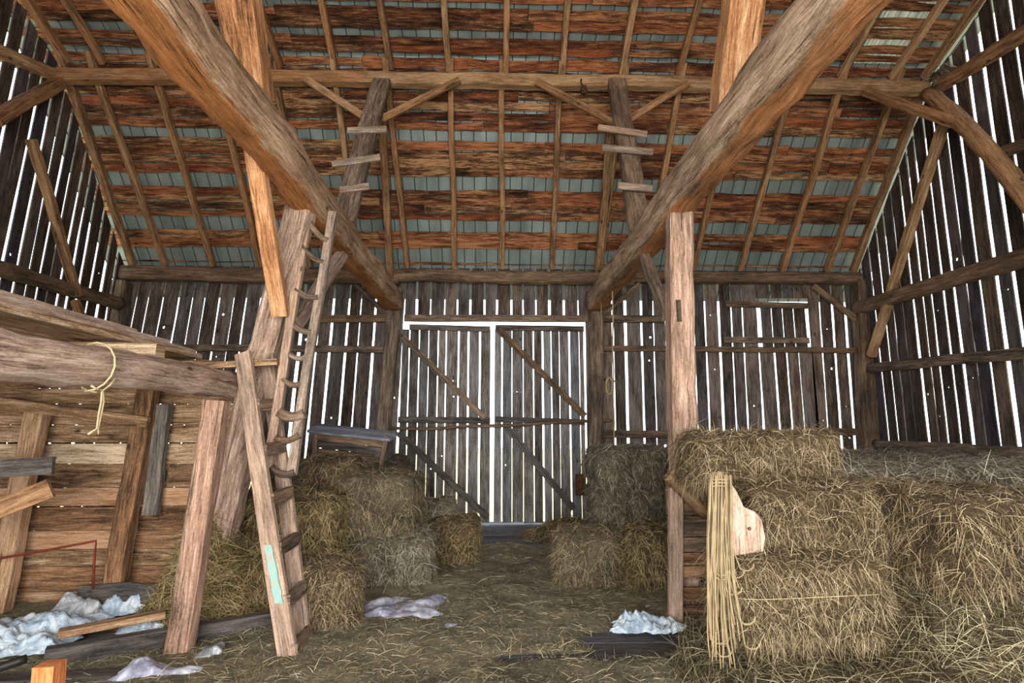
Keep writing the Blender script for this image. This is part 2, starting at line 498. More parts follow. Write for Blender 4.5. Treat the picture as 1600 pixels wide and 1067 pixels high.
root = empty('wall_back', (0, YB, 0), kind='structure')
mb = MB()
x = -6.75
while x < XR + .05:
    wd = random.uniform(.18, .25)
    gap = random.choice((.02, .03, .035, .042, .05, .055)) * (1 if abs(x) > 1.7 else .8)
    if x < -4.6: gap *= .6
    a0, a1 = x, x + wd
    for e_ in (door_x0, door_x1, hx0, hx1):
        if a0 + .03 < e_ < a1 + .09: a1 = e_; gap = .004; break
    ln = .014 * x if x < 0 else -.003 * x
    zt = 4.62
    ho = rand_holes(.6, 4.2, .45)
    mid = (a0 + a1) / 2
    if door_x0 < mid < door_x1:
        plank(mb, fb, a0, a1, door_top + .02, zt, .025, .008, [h for h in ho if h[0] > door_top + .3])
    elif hx0 < mid < hx1:
        plank(mb, fb, a0, a1, hz1, zt, .025, .008)
        plank(mb, fb, a0, a1, -.1, hz0, .025, .008, [h for h in ho if h[0] < hz0 - .1])
    else:
        plank(mb, fb, a0, a1, -.1 + random.uniform(-.05, .05), zt, .025, .010, ho, lean=ln)
    x = a1 + gap
build('wall_boards', mb, M['wall'], root)

def gable(name, fX, mat, gaplist, ymax, holes_p):
    root = empty(name, (fX(0), 3.5, 0), kind='structure')
    mb = MB()
    y = YF - .02
    while y < ymax:
        wd = random.uniform(.13, .21)
        gap = random.choice(gaplist)
        y1 = min(y + wd, YB + .02)
        s = 1 if fX(0) > 0 else -1
        ln = random.uniform(-.006, .006)
        f = lambda a, l, d: Vector((fX(l) + s * d, a, l))
        zt0, zt1 = roofz(y) - .07 - random.random() * .08, roofz(y1) - .07 - random.random() * .08
        z0 = -.1
        # board splits for the slope at its top
        plank(mb, f, y, y1, z0, zt0, .02, .012, rand_holes(.8, min(zt0, zt1) - .3, holes_p) if y > 4 else (), lean=ln, l1b=zt1, seglen=.5)
        y = y1 + gap
    build('wall_boards', mb, mat, root)
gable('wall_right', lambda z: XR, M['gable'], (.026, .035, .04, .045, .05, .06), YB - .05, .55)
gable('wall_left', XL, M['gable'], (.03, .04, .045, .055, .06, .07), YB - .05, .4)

root = empty('wall_front', (0, YF, 0), kind='structure')
mb = MB()
x = -6.9
while x < XR:
    wd = random.uniform(.2, .3)
    f = lambda a, l, d: Vector((a, YF - d, l))
    if -2.9 < x + wd / 2 < 2.9: plank(mb, f, x, x + wd, 4.15, 4.6, .025, seglen=2)
    else: plank(mb, f, x, x + wd, -.1, 4.6, .025, seglen=2)
    x += wd + .01
build('wall_boards', mb, M['wall'], root)

# ------------------------------------------------------------------ roof: boards with gaps, sheet metal behind
def y_on_roof(py, lower):
    """where the sight line through photo row py at mid picture meets the roof boards"""
    d = ray(772, py); k = d.z / d.y
    if lower: return (ZP + SL * 9.85 - 1.6) / (k + SL)
    return (ZK + SU * YK - 1.6) / (k + SU)
CE = empty('ceiling', (0, YR, ZR), kind='structure')
mb = MB()
def roof_pt_lower(a, l, d):      # a = distance down the slope from the knee
    q = math.hypot(1, SL)
    return Vector((l, YK + a / q + d * SL / q, ZK - a * SL / q + d / q))
def roof_pt_upper(a, l, d):      # a = distance up from the knee
    q = math.hypot(1, SU)
    return Vector((l, YK - a / q + d * SU / q, ZK + a * SU / q + d / q))
def roof_row(f, a0, a1):
    x = -6.75 + random.uniform(-.1, .2)
    while x < XR - .1:
        L = random.uniform(2.4, 5)
        x2 = x + L
        if XR - x2 < 1.0: x2 = XR - random.uniform(.0, .14)
        d0 = random.uniform(0, .008)
        g = lambda a, l, d: f(a, l, d + d0)
        sh = random.uniform(-.01, .012)
        plank(mb, g, a0 + sh, a1 - random.uniform(0, .022), x, x2 - .01, .022, .014, seglen=.16, wave=.026)
        x = x2
q = math.hypot(1, SL)
bands = [(-.05, .0)] + [((y_on_roof(p0, True) - YK) * q, (y_on_roof(p1, True) - YK) * q) for p0, p1 in ((207, 222), (277, 298), (345, 364), (390, 413))] + [(3.35, 3.36)]
for i in range(len(bands) - 1):
    s0, s1 = bands[i][1], bands[i + 1][0]
    n = max(1, round((s1 - s0) / .14))
    for k in range(n): roof_row(roof_pt_lower, s0 + (s1 - s0) * k / n, s0 + (s1 - s0) * (k + 1) / n)
q = math.hypot(1, SU)
bu = [((YK - y_on_roof(p, False)) * q) for p in (112, 86, 60, 48, 14, 4)]
print('upper bands', bu, 'lower', bands)
ub = [(bu[0], bu[1]), (bu[2], bu[3]), (bu[4], bu[5])]
s = ub[-1][1]
LU = (YK - YR) * q
while s < LU - .6:
    s += .55; ub.append((s, s + .07)); s += .07
pos = -.02
for (g0, g1) in ub + [(LU, LU)]:
    s0, s1 = pos, g0
    if s1 - s0 > .05:
        n = max(1, round((s1 - s0) / .14))
        for k in range(n): roof_row(roof_pt_upper, s0 + (s1 - s0) * k / n, s0 + (s1 - s0) * (k + 1) / n)
    pos = g1
build('roof_boards', mb, M['roof'], CE)

def sheet(f, a0, a1, dist, skip=None):
    sh, rb = MB(), MB()
    x = -6.95
    step = .2
    while x < XR + .25:
        xe = x + step
        if not (skip and skip[0] - .01 < x < skip[1] - .05):
            pieces = [(a0, a1)]
        else: pieces = [(a0, skip[2]), (skip[3], a1)]
        for (b0, b1) in pieces:
            r = (.5, .5)
            b = len(sh.v)
            sh.v += [f(b0, x, dist), f(b0, xe, dist), f(b1, xe, dist), f(b1, x, dist)]
            sh.face((b, b + 1, b + 2, b + 3), ((0, 0), (1, 0), (1, 1), (0, 1)), r)
            b = len(rb.v)
            rb.v += [f(b0, x - .008, dist - .001), f(b0, x, dist - .013), f(b0, x + .008, dist - .001), f(b1, x - .008, dist - .001), f(b1, x, dist - .013), f(b1, x + .008, dist - .001)]
            rb.face((b, b + 1, b + 4, b + 3), ((0, 0),) * 4, r); rb.face((b + 1, b + 2, b + 5, b + 4), ((0, 0),) * 4, r)
        x = xe
    return sh, rb
yU = lambda py: (YK - y_on_roof(py, False)) * math.hypot(1, SU)
# the two pale translucent patches right of centre
skx0, skx1 = at(1326, 112, YK).x, at(1404, 112, YK).x
SK = (skx0, skx1, .02, 1.05)
sh, rb = sheet(roof_pt_upper, -.02, LU + .02, .06, SK)
build('roof_sheet', sh, M['metal'], CE); build('sheet_ribs', rb, M['rib'], CE)
mb = MB()
b = 0
for k in range(16):
    xx0 = skx0 - .05 + (skx1 + .1 - skx0) * k / 16; xx1 = skx0 - .05 + (skx1 + .1 - skx0) * (k + 1) / 16
    b = len(mb.v); dz = .055 + (.012 if k % 2 else 0)
    mb.v += [roof_pt_upper(SK[2], xx0, .055 + (0 if k % 2 else .012)), roof_pt_upper(SK[2], xx1, dz), roof_pt_upper(SK[3], xx1, dz), roof_pt_upper(SK[3], xx0, .055 + (0 if k % 2 else .012))]
    mb.face((b, b + 1, b + 2, b + 3), ((0, 0),) * 4, (.5, .5))
build('skylight_sheet', mb, M['skylight'], CE, label='pale translucent roof sheet letting daylight in')
sh, rb = sheet(roof_pt_lower, -.05, 3.36 + .75, .06)
build('roof_sheet', sh, M['metal'], CE); build('sheet_ribs', rb, M['rib'], CE)
# the front half of the roof, behind the camera
mb = MB()
for (ya, za, yb, zb) in ((YR, ZR + .06, 2 * YR - YK, ZK + .06), (2 * YR - YK, ZK + .06, -3.3, ZP - .3)):
    b = len(mb.v); mb.v += [Vector((-6.95, ya, za)), Vector((XR + .2, ya, za)), Vector((XR + .2, yb, zb)), Vector((-6.95, yb, zb))]
    mb.face((b, b + 1, b + 2, b + 3), ((0, 0), (12, 0), (12, 5), (0, 5)), (.4, .5))
build('front_roof_slope', mb, M['roof'], CE)

# ------------------------------------------------------------------ door leaves and hatch
def leaf(name, x0, x1, braces, mats):
    r = empty(name, ((x0 + x1) / 2, YB, .05), kind='structure')
    mb = MB()
    x = x0
    ztop = at(772, 514, YB).z
    while x < x1 - .02:
        wd = random.uniform(.12, .2)
        a1 = min(x1, x + wd)
        if x1 - a1 < .07: a1 = x1
        plank(mb, lambda a, l, d: Vector((a, YB + .005 + d, l)), x, a1, .02 + random.uniform(-.01, .02), ztop - random.uniform(0, .02), .025, .006, rand_holes(.5, 3, .25, .009, .016))
        x = a1 + random.choice((.012, .02, .026, .03, .034))
    build('door_boards', mb, M['door'], r)
    for (xa, ya, xb, yb, wd, mk) in braces:
        p0, p1 = at(xa, ya, YB - .04), at(xb, yb, YB - .04)
        nm = 'rail' if abs(ya - yb) < 25 else 'brace'
        build(nm, box_board(MB(), p0, p1, .045, wd), M[mk], r)
    return r
xm0, xm1 = at(766, 600, YB).x, at(772.5, 600, YB).x
leaf('door_1', at(626, 600, YB).x, xm0, [(630, 527, 757, 653, .11, 'grey'), (622, 676, 762, 808, .11, 'dark'), (622, 656, 766, 657, .11, 'dark'), (640, 511, 766, 514, .1, 'dark')], None)
leaf('door_2', xm1, at(913, 600, YB).x, [(778, 514, 914, 650, .11, 'grey'), (792, 667, 896, 795, .11, 'dark'), (774, 655, 914, 660, .1, 'dark'), (774, 512, 912, 514, .1, 'dark')], None)
timber('door_bar', 'thin grey pole laid across both barn door leaves as a bar', 'door bar', at(610, 668, YB - .12), at(957, 656, YB - .12), .06, .055, M['grey'], shape='log', wob=.05)

r = empty('window_1', ((hx0 + hx1) / 2, YB, hz0), kind='structure')
mb = MB()
a = at(1190, 500, YB).x; e = at(1259, 500, YB).x
pa, pb = at(1225, 473, YB).z, hz0 - .02
n = 4
for k in range(n):
    plank(mb, lambda a, l, d: Vector((a, YB - .0 + d, l)), a + (e - a) * k / n, a + (e - a) * (k + 1) / n - (.02 if k != n - 1 else 0), pb, pa, .025, .004)
build('hatch_boards', mb, M['wall'], r)
for (xa, ya, xb, yb) in ((1134, 475, 1262, 478), (1132, 531, 1264, 532)):
    build('ledge', box_board(MB(), at(xa, ya, YB - .07), at(xb, yb, YB - .07), .05, .11), M['grey'], r)

# ------------------------------------------------------------------ frame of the barn
YP = 9.84
timber('wall_plate', 'squared grey plate beam along the wall top, left of the barn door', 'beam', at(186, 427, YP), at(624, 435, YP), .24, .24, M['grey'], 'wall plates')
timber('wall_plate', 'round log plate along the wall top above the barn door', 'beam', at(612, 432, YP - .02), at(990, 434, YP - .02), .24, .24, M['grey'], 'wall plates', shape='log', wob=.03)
timber('wall_plate', 'brown plate beam along the wall top above the small hatch', 'beam', at(962, 433, YP), at(1342, 436, YP), .22, .2, M['grey'], 'wall plates')
timber('purlin', 'long dark purlin across the roof, its left half', 'beam', at(84, 118, 7.72), at(574, 123, 7.72), .18, .19, M['rafter'], 'roof purlins')
timber('purlin', 'orange-brown purlin across the roof, its right half', 'beam', at(570, 124, 7.72), at(1448, 138, 7.72), .18, .19, M['rafter'], 'roof purlins')

tl = at(612, 466, 9.6); tr_ = at(930, 468, 9.6)
TZ = 3.84
timber('tie_beam', 'huge hewn tie beam overhead on the left, running back toward the barn door', 'beam', (-1.79, -2.95, TZ), (-1.79, 9.72, TZ - .01), .33, .34, M['beam_left'], 'overhead tie beams', shape='halflog', wob=.04)
timber('tie_beam', 'huge hewn tie beam overhead on the right, running back toward the barn door', 'beam', (1.78, -2.95, TZ), (1.77, 9.72, TZ - .01), .33, .34, M['beam_right'], 'overhead tie beams', shape='halflog', wob=.05)

# posts
lp_top = at(468, 322, 5.15)
timber('post', 'leaning square post behind the ladders, under the left tie beam', 'post', (-2.62, 5.42, 0), (lp_top.x, 5.2, TZ - .17), .24, .24, M['post'], 'inner posts', up=(0, 1, 0))
rp_t, rp_b = at(1060, 318, 5.2), at(1059, 740, 5.2)
timber('post', 'pale upright post with a mortise slot, under the right tie beam', 'post', (rp_b.x, 5.2, 0), (rp_t.x, 5.2, TZ - .16), .225, .225, M['post'], 'inner posts', up=(0, 1, 0))
rpost = bpy.data.objects['post.001']
cut = MB(); c_ = at(1060, 485, 5.09); sweep(cut, [c_ + Vector((0, 0, -.11)), c_ + Vector((0, 0, .1))], rect_section(.05, .34, .004), (0, 1, 0))
co_ = build('mortise_cutter', cut, M['dark'])
md = rpost.modifiers.new('mortise', 'BOOLEAN'); md.operation = 'DIFFERENCE'; md.object = co_; md.solver = 'EXACT'
dg = bpy.context.evaluated_depsgraph_get()
me_ = bpy.data.meshes.new_from_object(rpost.evaluated_get(dg))
rpost.modifiers.clear(); rpost.data = me_
bpy.data.objects.remove(co_)
def vpost(name, label, pts, Yv, wd, mat, z0=0.0, ht=None, group=None, **k):
    a, b = at(*pts[0], Yv), at(*pts[1], Yv)
    d = (b - a)
    if z0 is not None:
        a = a + d * ((z0 - a.z) / d.z)
    return timber(name, label, 'post', a, b, wd, ht or wd, mat, group, up=(0, 1, 0), **k)
vpost('post', 'brown door post at the left side of the barn door', ((600, 668), (619, 452)), 9.8, .22, M['grey'], group='back wall posts')
vpost('post', 'brown door post at the right side of the barn door', ((930, 690), (932, 452)), 9.8, .24, M['grey'], group='back wall posts')
vpost('post', 'corner post in the left back corner below the plate', ((183, 515), (190, 440)), 9.82, .26, M['grey'], group='back wall posts')
vpost('post', 'dark reddish corner post in the right back corner', ((1357, 690), (1346, 440)), 9.82, .27, M['grey'], group='back wall posts')
# queen posts on the tie beams
for s, px, py, px2 in ((-1, 391, 180, 372), (1, 1141, 178, 1160)):
    a = atX(px, py, s * 1.79); a.z = TZ + .16
    b = atX(px2, 0, s * 1.79)
    d = b - a; b = a + d * 1.6
    timber('queen_post', ('orange post standing on the left tie beam and rising out of view' if s < 0 else 'orange post standing on the right tie beam and rising out of view'), 'post', a, b, .25, .25, M['warm'], 'queen posts', up=(0, 1, 0))
# knee braces of the tie beams
kb0 = atX(396, 222, -1.95); kb1 = at(438, 492, 5.02)
timber('knee_brace', 'bright orange plank brace from the left tie beam down to the leaning post', 'brace', kb0, kb1, .14, .1, M['warm'], 'knee braces', up=(0, 1, 0), shape='sawn')
timber('knee_brace', 'weathered grey brace on the far side of the leaning left post', 'brace', atX(538, 392, -1.79), at(462, 505, 5.42), .15, .09, M['pale'], 'knee braces', up=(1, 0, 0), shape='sawn')
timber('knee_brace', 'grey brace from the right tie beam down to the pale upright post', 'brace', atX(1003, 388, 1.78), at(1042, 492, 5.35), .13, .09, M['grey'], 'knee braces', up=(1, 0, 0), shape='sawn')
# braces in the back wall
for (xa, ya, xb, yb, lb) in ((556, 446, 612, 500, 'small brace in the back wall left of the barn door'), (1000, 444, 936, 496, 'small brace in the back wall right of the barn door'), (1270, 446, 1338, 500, 'small dark brace from the plate to the right corner post')):
    timber('wall_brace', lb, 'brace', at(xa, ya, 9.86), at(xb, yb, 9.86), .09, .08, M['grey'], 'back wall braces', up=(0, 1, 0), shape='sawn')
# girts of the back wall
for (xa, ya, xb, yb, wd, lb) in (
        (497, 498, 604, 498, .13, 'upper girt on the back wall left of the barn door'),
        (270, 543, 602, 546, .12, 'long lower girt on the back wall left of the barn door'),
        (632, 497, 918, 498, .12, 'header board right above the barn door'),
        (942, 498, 1036, 499, .13, 'upper girt between the door post and the pale post'),
        (942, 544, 1340, 548, .1, 'long girt on the back wall below the hatch'),
        (940, 678, 1150, 679, .13, 'lowest girt on the back wall above the stacked bales'),
        (1255, 674, 1348, 675, .13, 'lowest girt beside the right corner post')):
    timber('wall_girt', lb, 'girt', at(xa, ya, 9.93), at(xb, yb, 9.93), .09, wd, M['grey'], 'back wall girts', shape='sawn')
# right gable
g = lambda x, y: atX(x, y, XR - .1)
def far(p, q, Y0):                       # extend q..p toward the camera to Y0
    d = q - p; return p + d * ((Y0 - p.y) / d.y)
for (xa, ya, xb, yb, wd, lb, sh_) in (
        (1340, 482, 1600, 403, .22, 'thick girt along the right gable wall at plate height', 'hewn'),
        (1362, 575, 1600, 551, .15, 'thin girt along the right gable wall at mid height', 'hewn'),
        (1368, 694, 1600, 710, .16, 'lowest log girt along the right gable wall, just over the hay', 'log'),
        (1462, 138, 1600, 52, .22, 'big dark girt along the right gable wall at purlin height', 'log'),
        (1562, 240, 1600, 228, .12, 'short dark girt high on the right gable wall', 'hewn')):
    p, q = g(xa, ya), g(xb, yb)
    timber('gable_girt', lb, 'girt', p, far(p, q, 3.0 if wd > .13 else 5.0), .16, wd, M['grey'] if ya > 200 else M['rafter'], 'right gable girts', shape=sh_)
timber('gable_brace', 'long dark brace slanting up the right gable wall', 'brace', g(1362, 556), g(1474, 196), .12, .13, M['rafter'], 'right gable braces', up=(1, 0, 0))
def curved(name, label, cat, pts, wd, ht, mat, up, group=None, sec=None):
    P_ = []
    for i in range(len(pts) - 1):
        for k in range(8): P_.append(pts[i].lerp(pts[i + 1], k / 8))
    P_.append(pts[-1])
    for _ in range(6):
        Q = P_[:]
        for i in range(1, len(P_) - 1): Q[i] = (P_[i - 1] + P_[i] * 2 + P_[i + 1]) / 4
        P_ = Q
    mb = MB(); sweep(mb, P_, sec or round_section(wd, ht, 12, 2.4), up, 0, min(wd, ht) * .08, 1, None, True)
    return build(name, mb, mat, None, label, cat, group)
curved('gable_strut', 'thick curved dark strut at the top right, leaving the purlin end', 'strut', [at(1452, 146, 7.6), atX(1518, 205, XR - .4), atX(1600, 302, XR - .5), atX(1680, 420, XR - .6), atX(1800, 560, XR - .7), atX(1980, 740, XR - .8)], .2, .24, M['rafter'], (1, 0, 0), 'right gable braces')
timber('gable_strut', 'slim brown strut from the purlin to the curved strut on the right', 'strut', at(1352, 142, 7.55), at(1505, 196, 6.9), .11, .13, M['rafter'], 'right gable braces', up=(0, 1, 0))
timber('gable_brace', 'curved brace foot between the two lower girts of the right gable', 'brace', g(1362, 556), g(1398, 482), .1, .12, M['rafter'], 'right gable braces', up=(1, 0, 0)) if False else None
# left gable
gl = lambda x, y: atX(x, y, -6.45)
p, q = at(186, 474, 9.7), gl(0, 420)
timber('gable_girt', 'rough log girt along the left gable wall at plate height', 'girt', p, far(p, q, 4), .2, .22, M['grey'], 'left gable girts', shape='log')
p, q = at(84, 118, 7.7), gl(0, 82)
timber('gable_girt', 'dark girt high on the left gable wall, meeting the purlin end', 'girt', p, p + (q - p) * 2.2, .16, .18, M['rafter'], 'left gable girts')
timber('gable_brace', 'slim brace slanting down the left gable wall to the log girt', 'brace', atX(48, 218, -6.32), atX(122, 462, -6.38), .1, .12, M['rafter'], 'left gable braces', up=(1, 0, 0))
timber('gable_brace', 'brace foot below the log girt of the left gable wall', 'brace', gl(117, 470), gl(136, 520), .1, .11, M['rafter'], 'left gable braces', up=(1, 0, 0))
timber('gable_strut', 'dark strut falling left from the left purlin end', 'strut', at(92, 128, 7.6), atX(-10, 190, -6.2), .15, .17, M['rafter'], 'left gable braces', up=(1, 0, 0))

# rafters: each a pole of its own
ORD = ['first', 'second', 'third', 'fourth', 'fifth', 'sixth', 'seventh', 'eighth', 'ninth', 'tenth', 'eleventh', 'twelfth', 'thirteenth', 'fourteenth', 'fifteenth', 'sixteenth', 'seventeenth']
low = [258, 333, 408, 484, 560, 637, 711, 785, 862, 937, 1010, 1083, 1155, 1222, 1290]
qL = math.hypot(1, SL)
for i, px in enumerate(low):
    X0 = at(px, 418, 9.85).x
    X1 = X0 + .06 * random.uniform(-1, 1)
    a, b = roof_pt_lower((9.9 - YK) * qL, X0, -.09), roof_pt_lower(-.02, X1, -.09)
    timber('rafter', 'pole rafter between plate and purlin, the %s of them from the left' % ORD[i], 'rafter', a, b, .085, .11, M['rafter'], 'lower rafters', up=(0, SL, 1), shape='hewn', wob=.03)
for side, X, lb in ((-1, XL(5) + .12, 'end rafter against the left gable wall below the purlin'), (1, XR - .12, 'end rafter against the right gable wall below the purlin')):
    timber('rafter', lb, 'rafter', roof_pt_lower((9.9 - YK) * qL, X, -.09), roof_pt_lower(-.02, X + (.1 if side < 0 else 0), -.09), .1, .12, M['rafter'], 'lower rafters', up=(0, SL, 1))
upx = [152, 240, 336, 434, 522, 609, 700, 790, 879, 972, 1060, 1148, 1234, 1317, 1397]
for i, px in enumerate(upx):
    X0 = at(px, 110, YK).x
    a, b = roof_pt_upper(-.12, X0, -.09), roof_pt_upper(LU - .05, X0 + random.uniform(-.08, .08), -.09)
    timber('rafter', 'pole rafter above the purlin, the %s of them from the left' % ORD[i], 'rafter', a, b, .085, .11, M['rafter'], 'upper rafters', up=(0, -SU, 1), wob=.03)
for side, X, lb in ((-1, XL(7) + .12, 'end rafter against the left gable wall above the purlin'), (1, XR - .12, 'end rafter against the right gable wall above the purlin')):
    timber('rafter', lb, 'rafter', roof_pt_upper(-.1, X, -.09), roof_pt_upper(LU - .05, X, -.09), .1, .12, M['rafter'], 'upper rafters', up=(0, -SU, 1))

# canted struts with nailed cleats, purlin braces, thin poles
def strut(s, top, foot, cleats, label):
    a = Vector((s * 1.76, atX(foot[0], foot[1], s * 1.76).y, TZ + .12)); b = at(top[0], top[1], 7.62)
    r = empty('strut', a, label, 'strut', 'canted purlin struts')
    build('strut_plank', timber_mb(a, b, .26, .12, up=(0, 1, 0), kind='hewn'), M['grey'], r)
    for (xa, ya, xb, yb) in cleats:
        k = (( (ya + yb) / 2) - top[1]) / (foot[1] - top[1])
        Yc = b.y + (a.y - b.y) * k - .2
        build('cleat', box_board(MB(), at(xa, ya, Yc), at(xb, yb, Yc), .035, .085), M['pale'], r)
strut(-1, (597, 128), (536, 352), ((543, 204, 604, 202), (519, 257, 594, 246), (531, 297, 577, 291)), 'broad slanted strut with nailed cleats, on the left tie beam')
strut(1, (964, 128), (1000, 352), ((934, 199, 1011, 210), (941, 231, 1020, 238), (966, 290, 1019, 295)), 'broad slanted strut with nailed cleats, on the right tie beam')
for (xa, ya, xb, yb, lb) in ((478, 124, 574, 186, 'left-hand brace from the purlin to the left cleated strut'), (718, 126, 596, 186, 'right-hand brace from the purlin to the left cleated strut'),
                             (838, 128, 960, 192, 'left-hand brace from the purlin to the right cleated strut'), (1074, 130, 976, 191, 'right-hand brace from the purlin to the right cleated strut')):
    timber('purlin_brace', lb, 'brace', at(xa, ya, 7.62), at(xb, yb, 7.36), .06, .1, M['rafter'], 'purlin braces', shape='sawn', up=(0, 0, 1))
timber('pole', 'straight pale pole from the wall plate up toward the left cleated strut', 'pole', at(610, 430, 9.7), at(597, 188, 7.9), .11, .1, M['rafter'], 'thin roof poles', shape='sawn', up=(0, 1, 1))
timber('pole', 'straight pale pole from the wall plate up toward the right cleated strut', 'pole', at(935, 420, 9.7), at(955, 188, 7.9), .12, .1, M['rafter'], 'thin roof poles', shape='sawn', up=(0, 1, 1))

# ------------------------------------------------------------------ left: loft, log beam, plank partition
LX = -2.42
timber('log_beam', 'pinkish log beam carrying the loft edge on the left', 'beam', atX(376, 603, LX), Vector((LX - .02, .9, 1.93)), .25, .25, M['post'], shape='log', wob=.012, rnd=(.97, .15))
root = empty('hay_loft', (-4.6, 4.4, 2.2), 'low loft floor of rough planks on the left, above the log beam', 'loft')
mb = MB()
x = -6.5
while x < -2.95:
    wd = random.uniform(.16, .24)
    dz = random.uniform(0, .03)
    plank(mb, lambda a, l, d, dz=dz: Vector((a, l, 2.26 + d + dz)), x, min(x + wd, -2.86), .8, random.uniform(5.5, 5.75), .035, .01, seglen=.3, wave=.015)
    x += wd + .008
for k, (xa, dz) in enumerate(((-3.12, .045),)):
    plank(mb, lambda a, l, d, dz=dz: Vector((a, l, 2.26 + d + dz)), xa, xa + .24, .8, 5.6 - k * .3, .03, .012, seglen=.25, wave=.03)
build('deck_boards', mb, M['plank'], root)
mb = MB()
for k in range(3):
    plank(mb, lambda a, l, d, k=k: Vector((a, l, 2.345 + .03 * k + d)), -3.2 + .05 * k, -2.92 - .03 * k, .8, 5.55 - .4 * k, .028, .015, seglen=.2, wave=.035)
build('edge_boards', mb, M['pale'], root, 'rough grey boards along the loft edge')
for (Yj, xe) in ((1.6, -2.75), (3.0, -2.8), (4.35, -2.55), (5.45, -2.7)):
    build('joist', timber_mb((-6.5, Yj, 2.18), (xe, Yj, 2.18), .12, .15), M['plank'], root)

YW = 5.62
root = empty('plank_partition', (-4.4, YW, 0), 'horizontal board partition under the loft on the left', 'partition')
mb = MB()
z = .02
while z < 2.05:
    wd = random.choice((.11, .15, .17, .2, .22))
    xs = [-6.5]
    if random.random() < .5: xs.append(random.uniform(-5.2, -3))
    xs.append(-2.45)
    for i in range(len(xs) - 1):
        plank(mb, lambda a, l, d: Vector((l, YW + d, a)), z, z + wd - random.choice((.004, .006, .012)), xs[i], xs[i + 1] - .006, .025, .006,
              [(random.uniform(-4.2, -2.6), 0, .012)] if random.random() < .15 else (), seglen=.3)
    z += wd
build('partition_boards', mb, M['plank'], root)
vp = lambda lb, p, Yv, wd, mat, ht=None, z0=0.0, **k: vpost('stud', lb, p, Yv, wd, mat, z0=z0, ht=ht, group='partition studs', **k)
vp('leaning tan stud at the far left of the plank partition', ((14, 868), (62, 632)), 5.42, .17, M['plank'], .14)
vp('dark-sided stud in the middle of the plank partition, rising to the loft', ((181, 912), (238, 560)), 5.42, .16, M['plank'], .16)
vp('short dark stud just right of the middle partition stud', ((236, 804), (257, 632)), 5.5, .13, M['dark'], .1, z0=None)
vp('weathered grey stud standing at the right end of the plank partition', ((348, 915), (383, 655)), 5.45, .15, M['grey'], .12)
vpost('prop', 'pinkish square prop standing free under the log beam', ((280, 1030), (338, 626)), 4.4, .16, M['post'], z0=0, ht=.15)
timber('rail_board', 'slanting rail board nailed across the studs below the loft', 'board', at(-60, 622, 5.3), at(232, 660, 5.3), .05, .1, M['plank'], shape='sawn')
timber('board', 'dark upper board end sticking in from the left edge', 'board', at(-70, 735, 4.6), at(84, 727, 4.75), .05, .14, M['dark'], 'board ends at the left edge', shape='sawn')
timber('board', 'brown lower board end slanting up from the left edge', 'board', at(-60, 818, 4.6), at(80, 762, 4.75), .05, .15, M['rafter'], 'board ends at the left edge', shape='sawn')
timber('board', 'pale board lying across the log beam and the stepladder top', 'board', at(228, 577, 4.9), at(435, 566, 4.95), .09, .055, M['orange'] if False else M['plank'], shape='sawn')
mb = MB()
rodp = [at(-60, 882, 5.2), at(60, 862, 5.2), at(150, 845, 5.2), at(147, 880, 5.2), at(145, 921, 5.2)]
sweep(mb, rodp, round_section(.022, .022, 8), (0, 1, 0), smooth=True)
build('bent_rod', mb, M['redrod'], None, 'thin red rusted rod bent downward in front of the plank partition', 'rod')

# ------------------------------------------------------------------ ladders
def ladder(name, label, rails, rungs, mat, rung_mat, rw, rt, Yf, rounds, group=None):
    base = at(*rails[0][1], Yf(rails[0][1][1])); base.z = max(0, base.z)
    r = empty(name, base, label, 'ladder', group)
    for (a, b) in rails:
        pa, pb = at(*a, Yf(a[1])), at(*b, Yf(b[1]))
        build('rail', timber_mb(pb, pa, rw, rt, up=(0, 1, .2), kind='sawn', wob=.04), mat, r)
    for (xa, ya, xb, yb, th) in rungs:
        pa, pb = at(xa, ya, Yf(ya) - .03), at(xb, yb, Yf(yb) - .03)
        mb = MB()
        if rounds:
            m = pa.lerp(pb, .5) + Vector((0, 0, -.035))
            sweep(mb, [pa, pa.lerp(m, .5) + Vector((0, 0, -.01)), m, m.lerp(pb, .5) + Vector((0, 0, -.01)), pb], round_section(th, th, 10), (0, 1, 0), 0, .006, 1, None, True)
        else: box_board(mb, pa, pb, .05, th)
        build('rung', mb, rung_mat, r)
    return r
ladder('pole_ladder', 'tall old ladder with crooked rungs leaning on the left tie beam', [((482, 340), (418, 735)), ((519, 332), (455, 742))],
       [(483, 346, 513, 376, .055), (472, 384, 506, 410, .055), (462, 452, 498, 465, .06), (455, 503, 487, 518, .055), (447, 549, 478, 558, .05), (442, 592, 470, 599, .05), (436, 644, 476, 646, .095), (430, 684, 468, 680, .06), (424, 730, 460, 738, .06)],
       M['pale'], M['grey'], .075, .07, lambda y: 5.25 - (y - 335) * .0009, True)
lf = lambda y: 4.88 - (y - 552) * .00125           # the ladder is seen askew: its right rail stands further back
rt_ = lambda y: 5.2 - (y - 552) * .00125
pa, pb = at(450, 1040, lf(1040)), at(380, 552, lf(552)); pa.z = max(pa.z, 0)
qa, qb = at(477, 1004, rt_(1004)), at(417, 556, rt_(556)); qa.z = max(qa.z, 0)
sl = empty('step_ladder', pa, 'pale plank ladder with nailed treads standing front left, turquoise paint smear', 'ladder')
build('rail', timber_mb(pa, pb, .135, .05, up=(0, 1, .2), kind='sawn', wob=.03), M['pale'], sl)
build('rail', timber_mb(qa, qb, .12, .05, up=(0, 1, .2), kind='sawn', wob=.03), M['pale'], sl)
for k in (.03, .165, .32, .475, .64, .8):
    build('tread', box_board(MB(), pa.lerp(pb, k) + Vector((.055, -.015, 0)), qa.lerp(qb, k + .004) + Vector((.05, -.015, 0)), .05, .1), M['grey'], sl)
mb = MB()
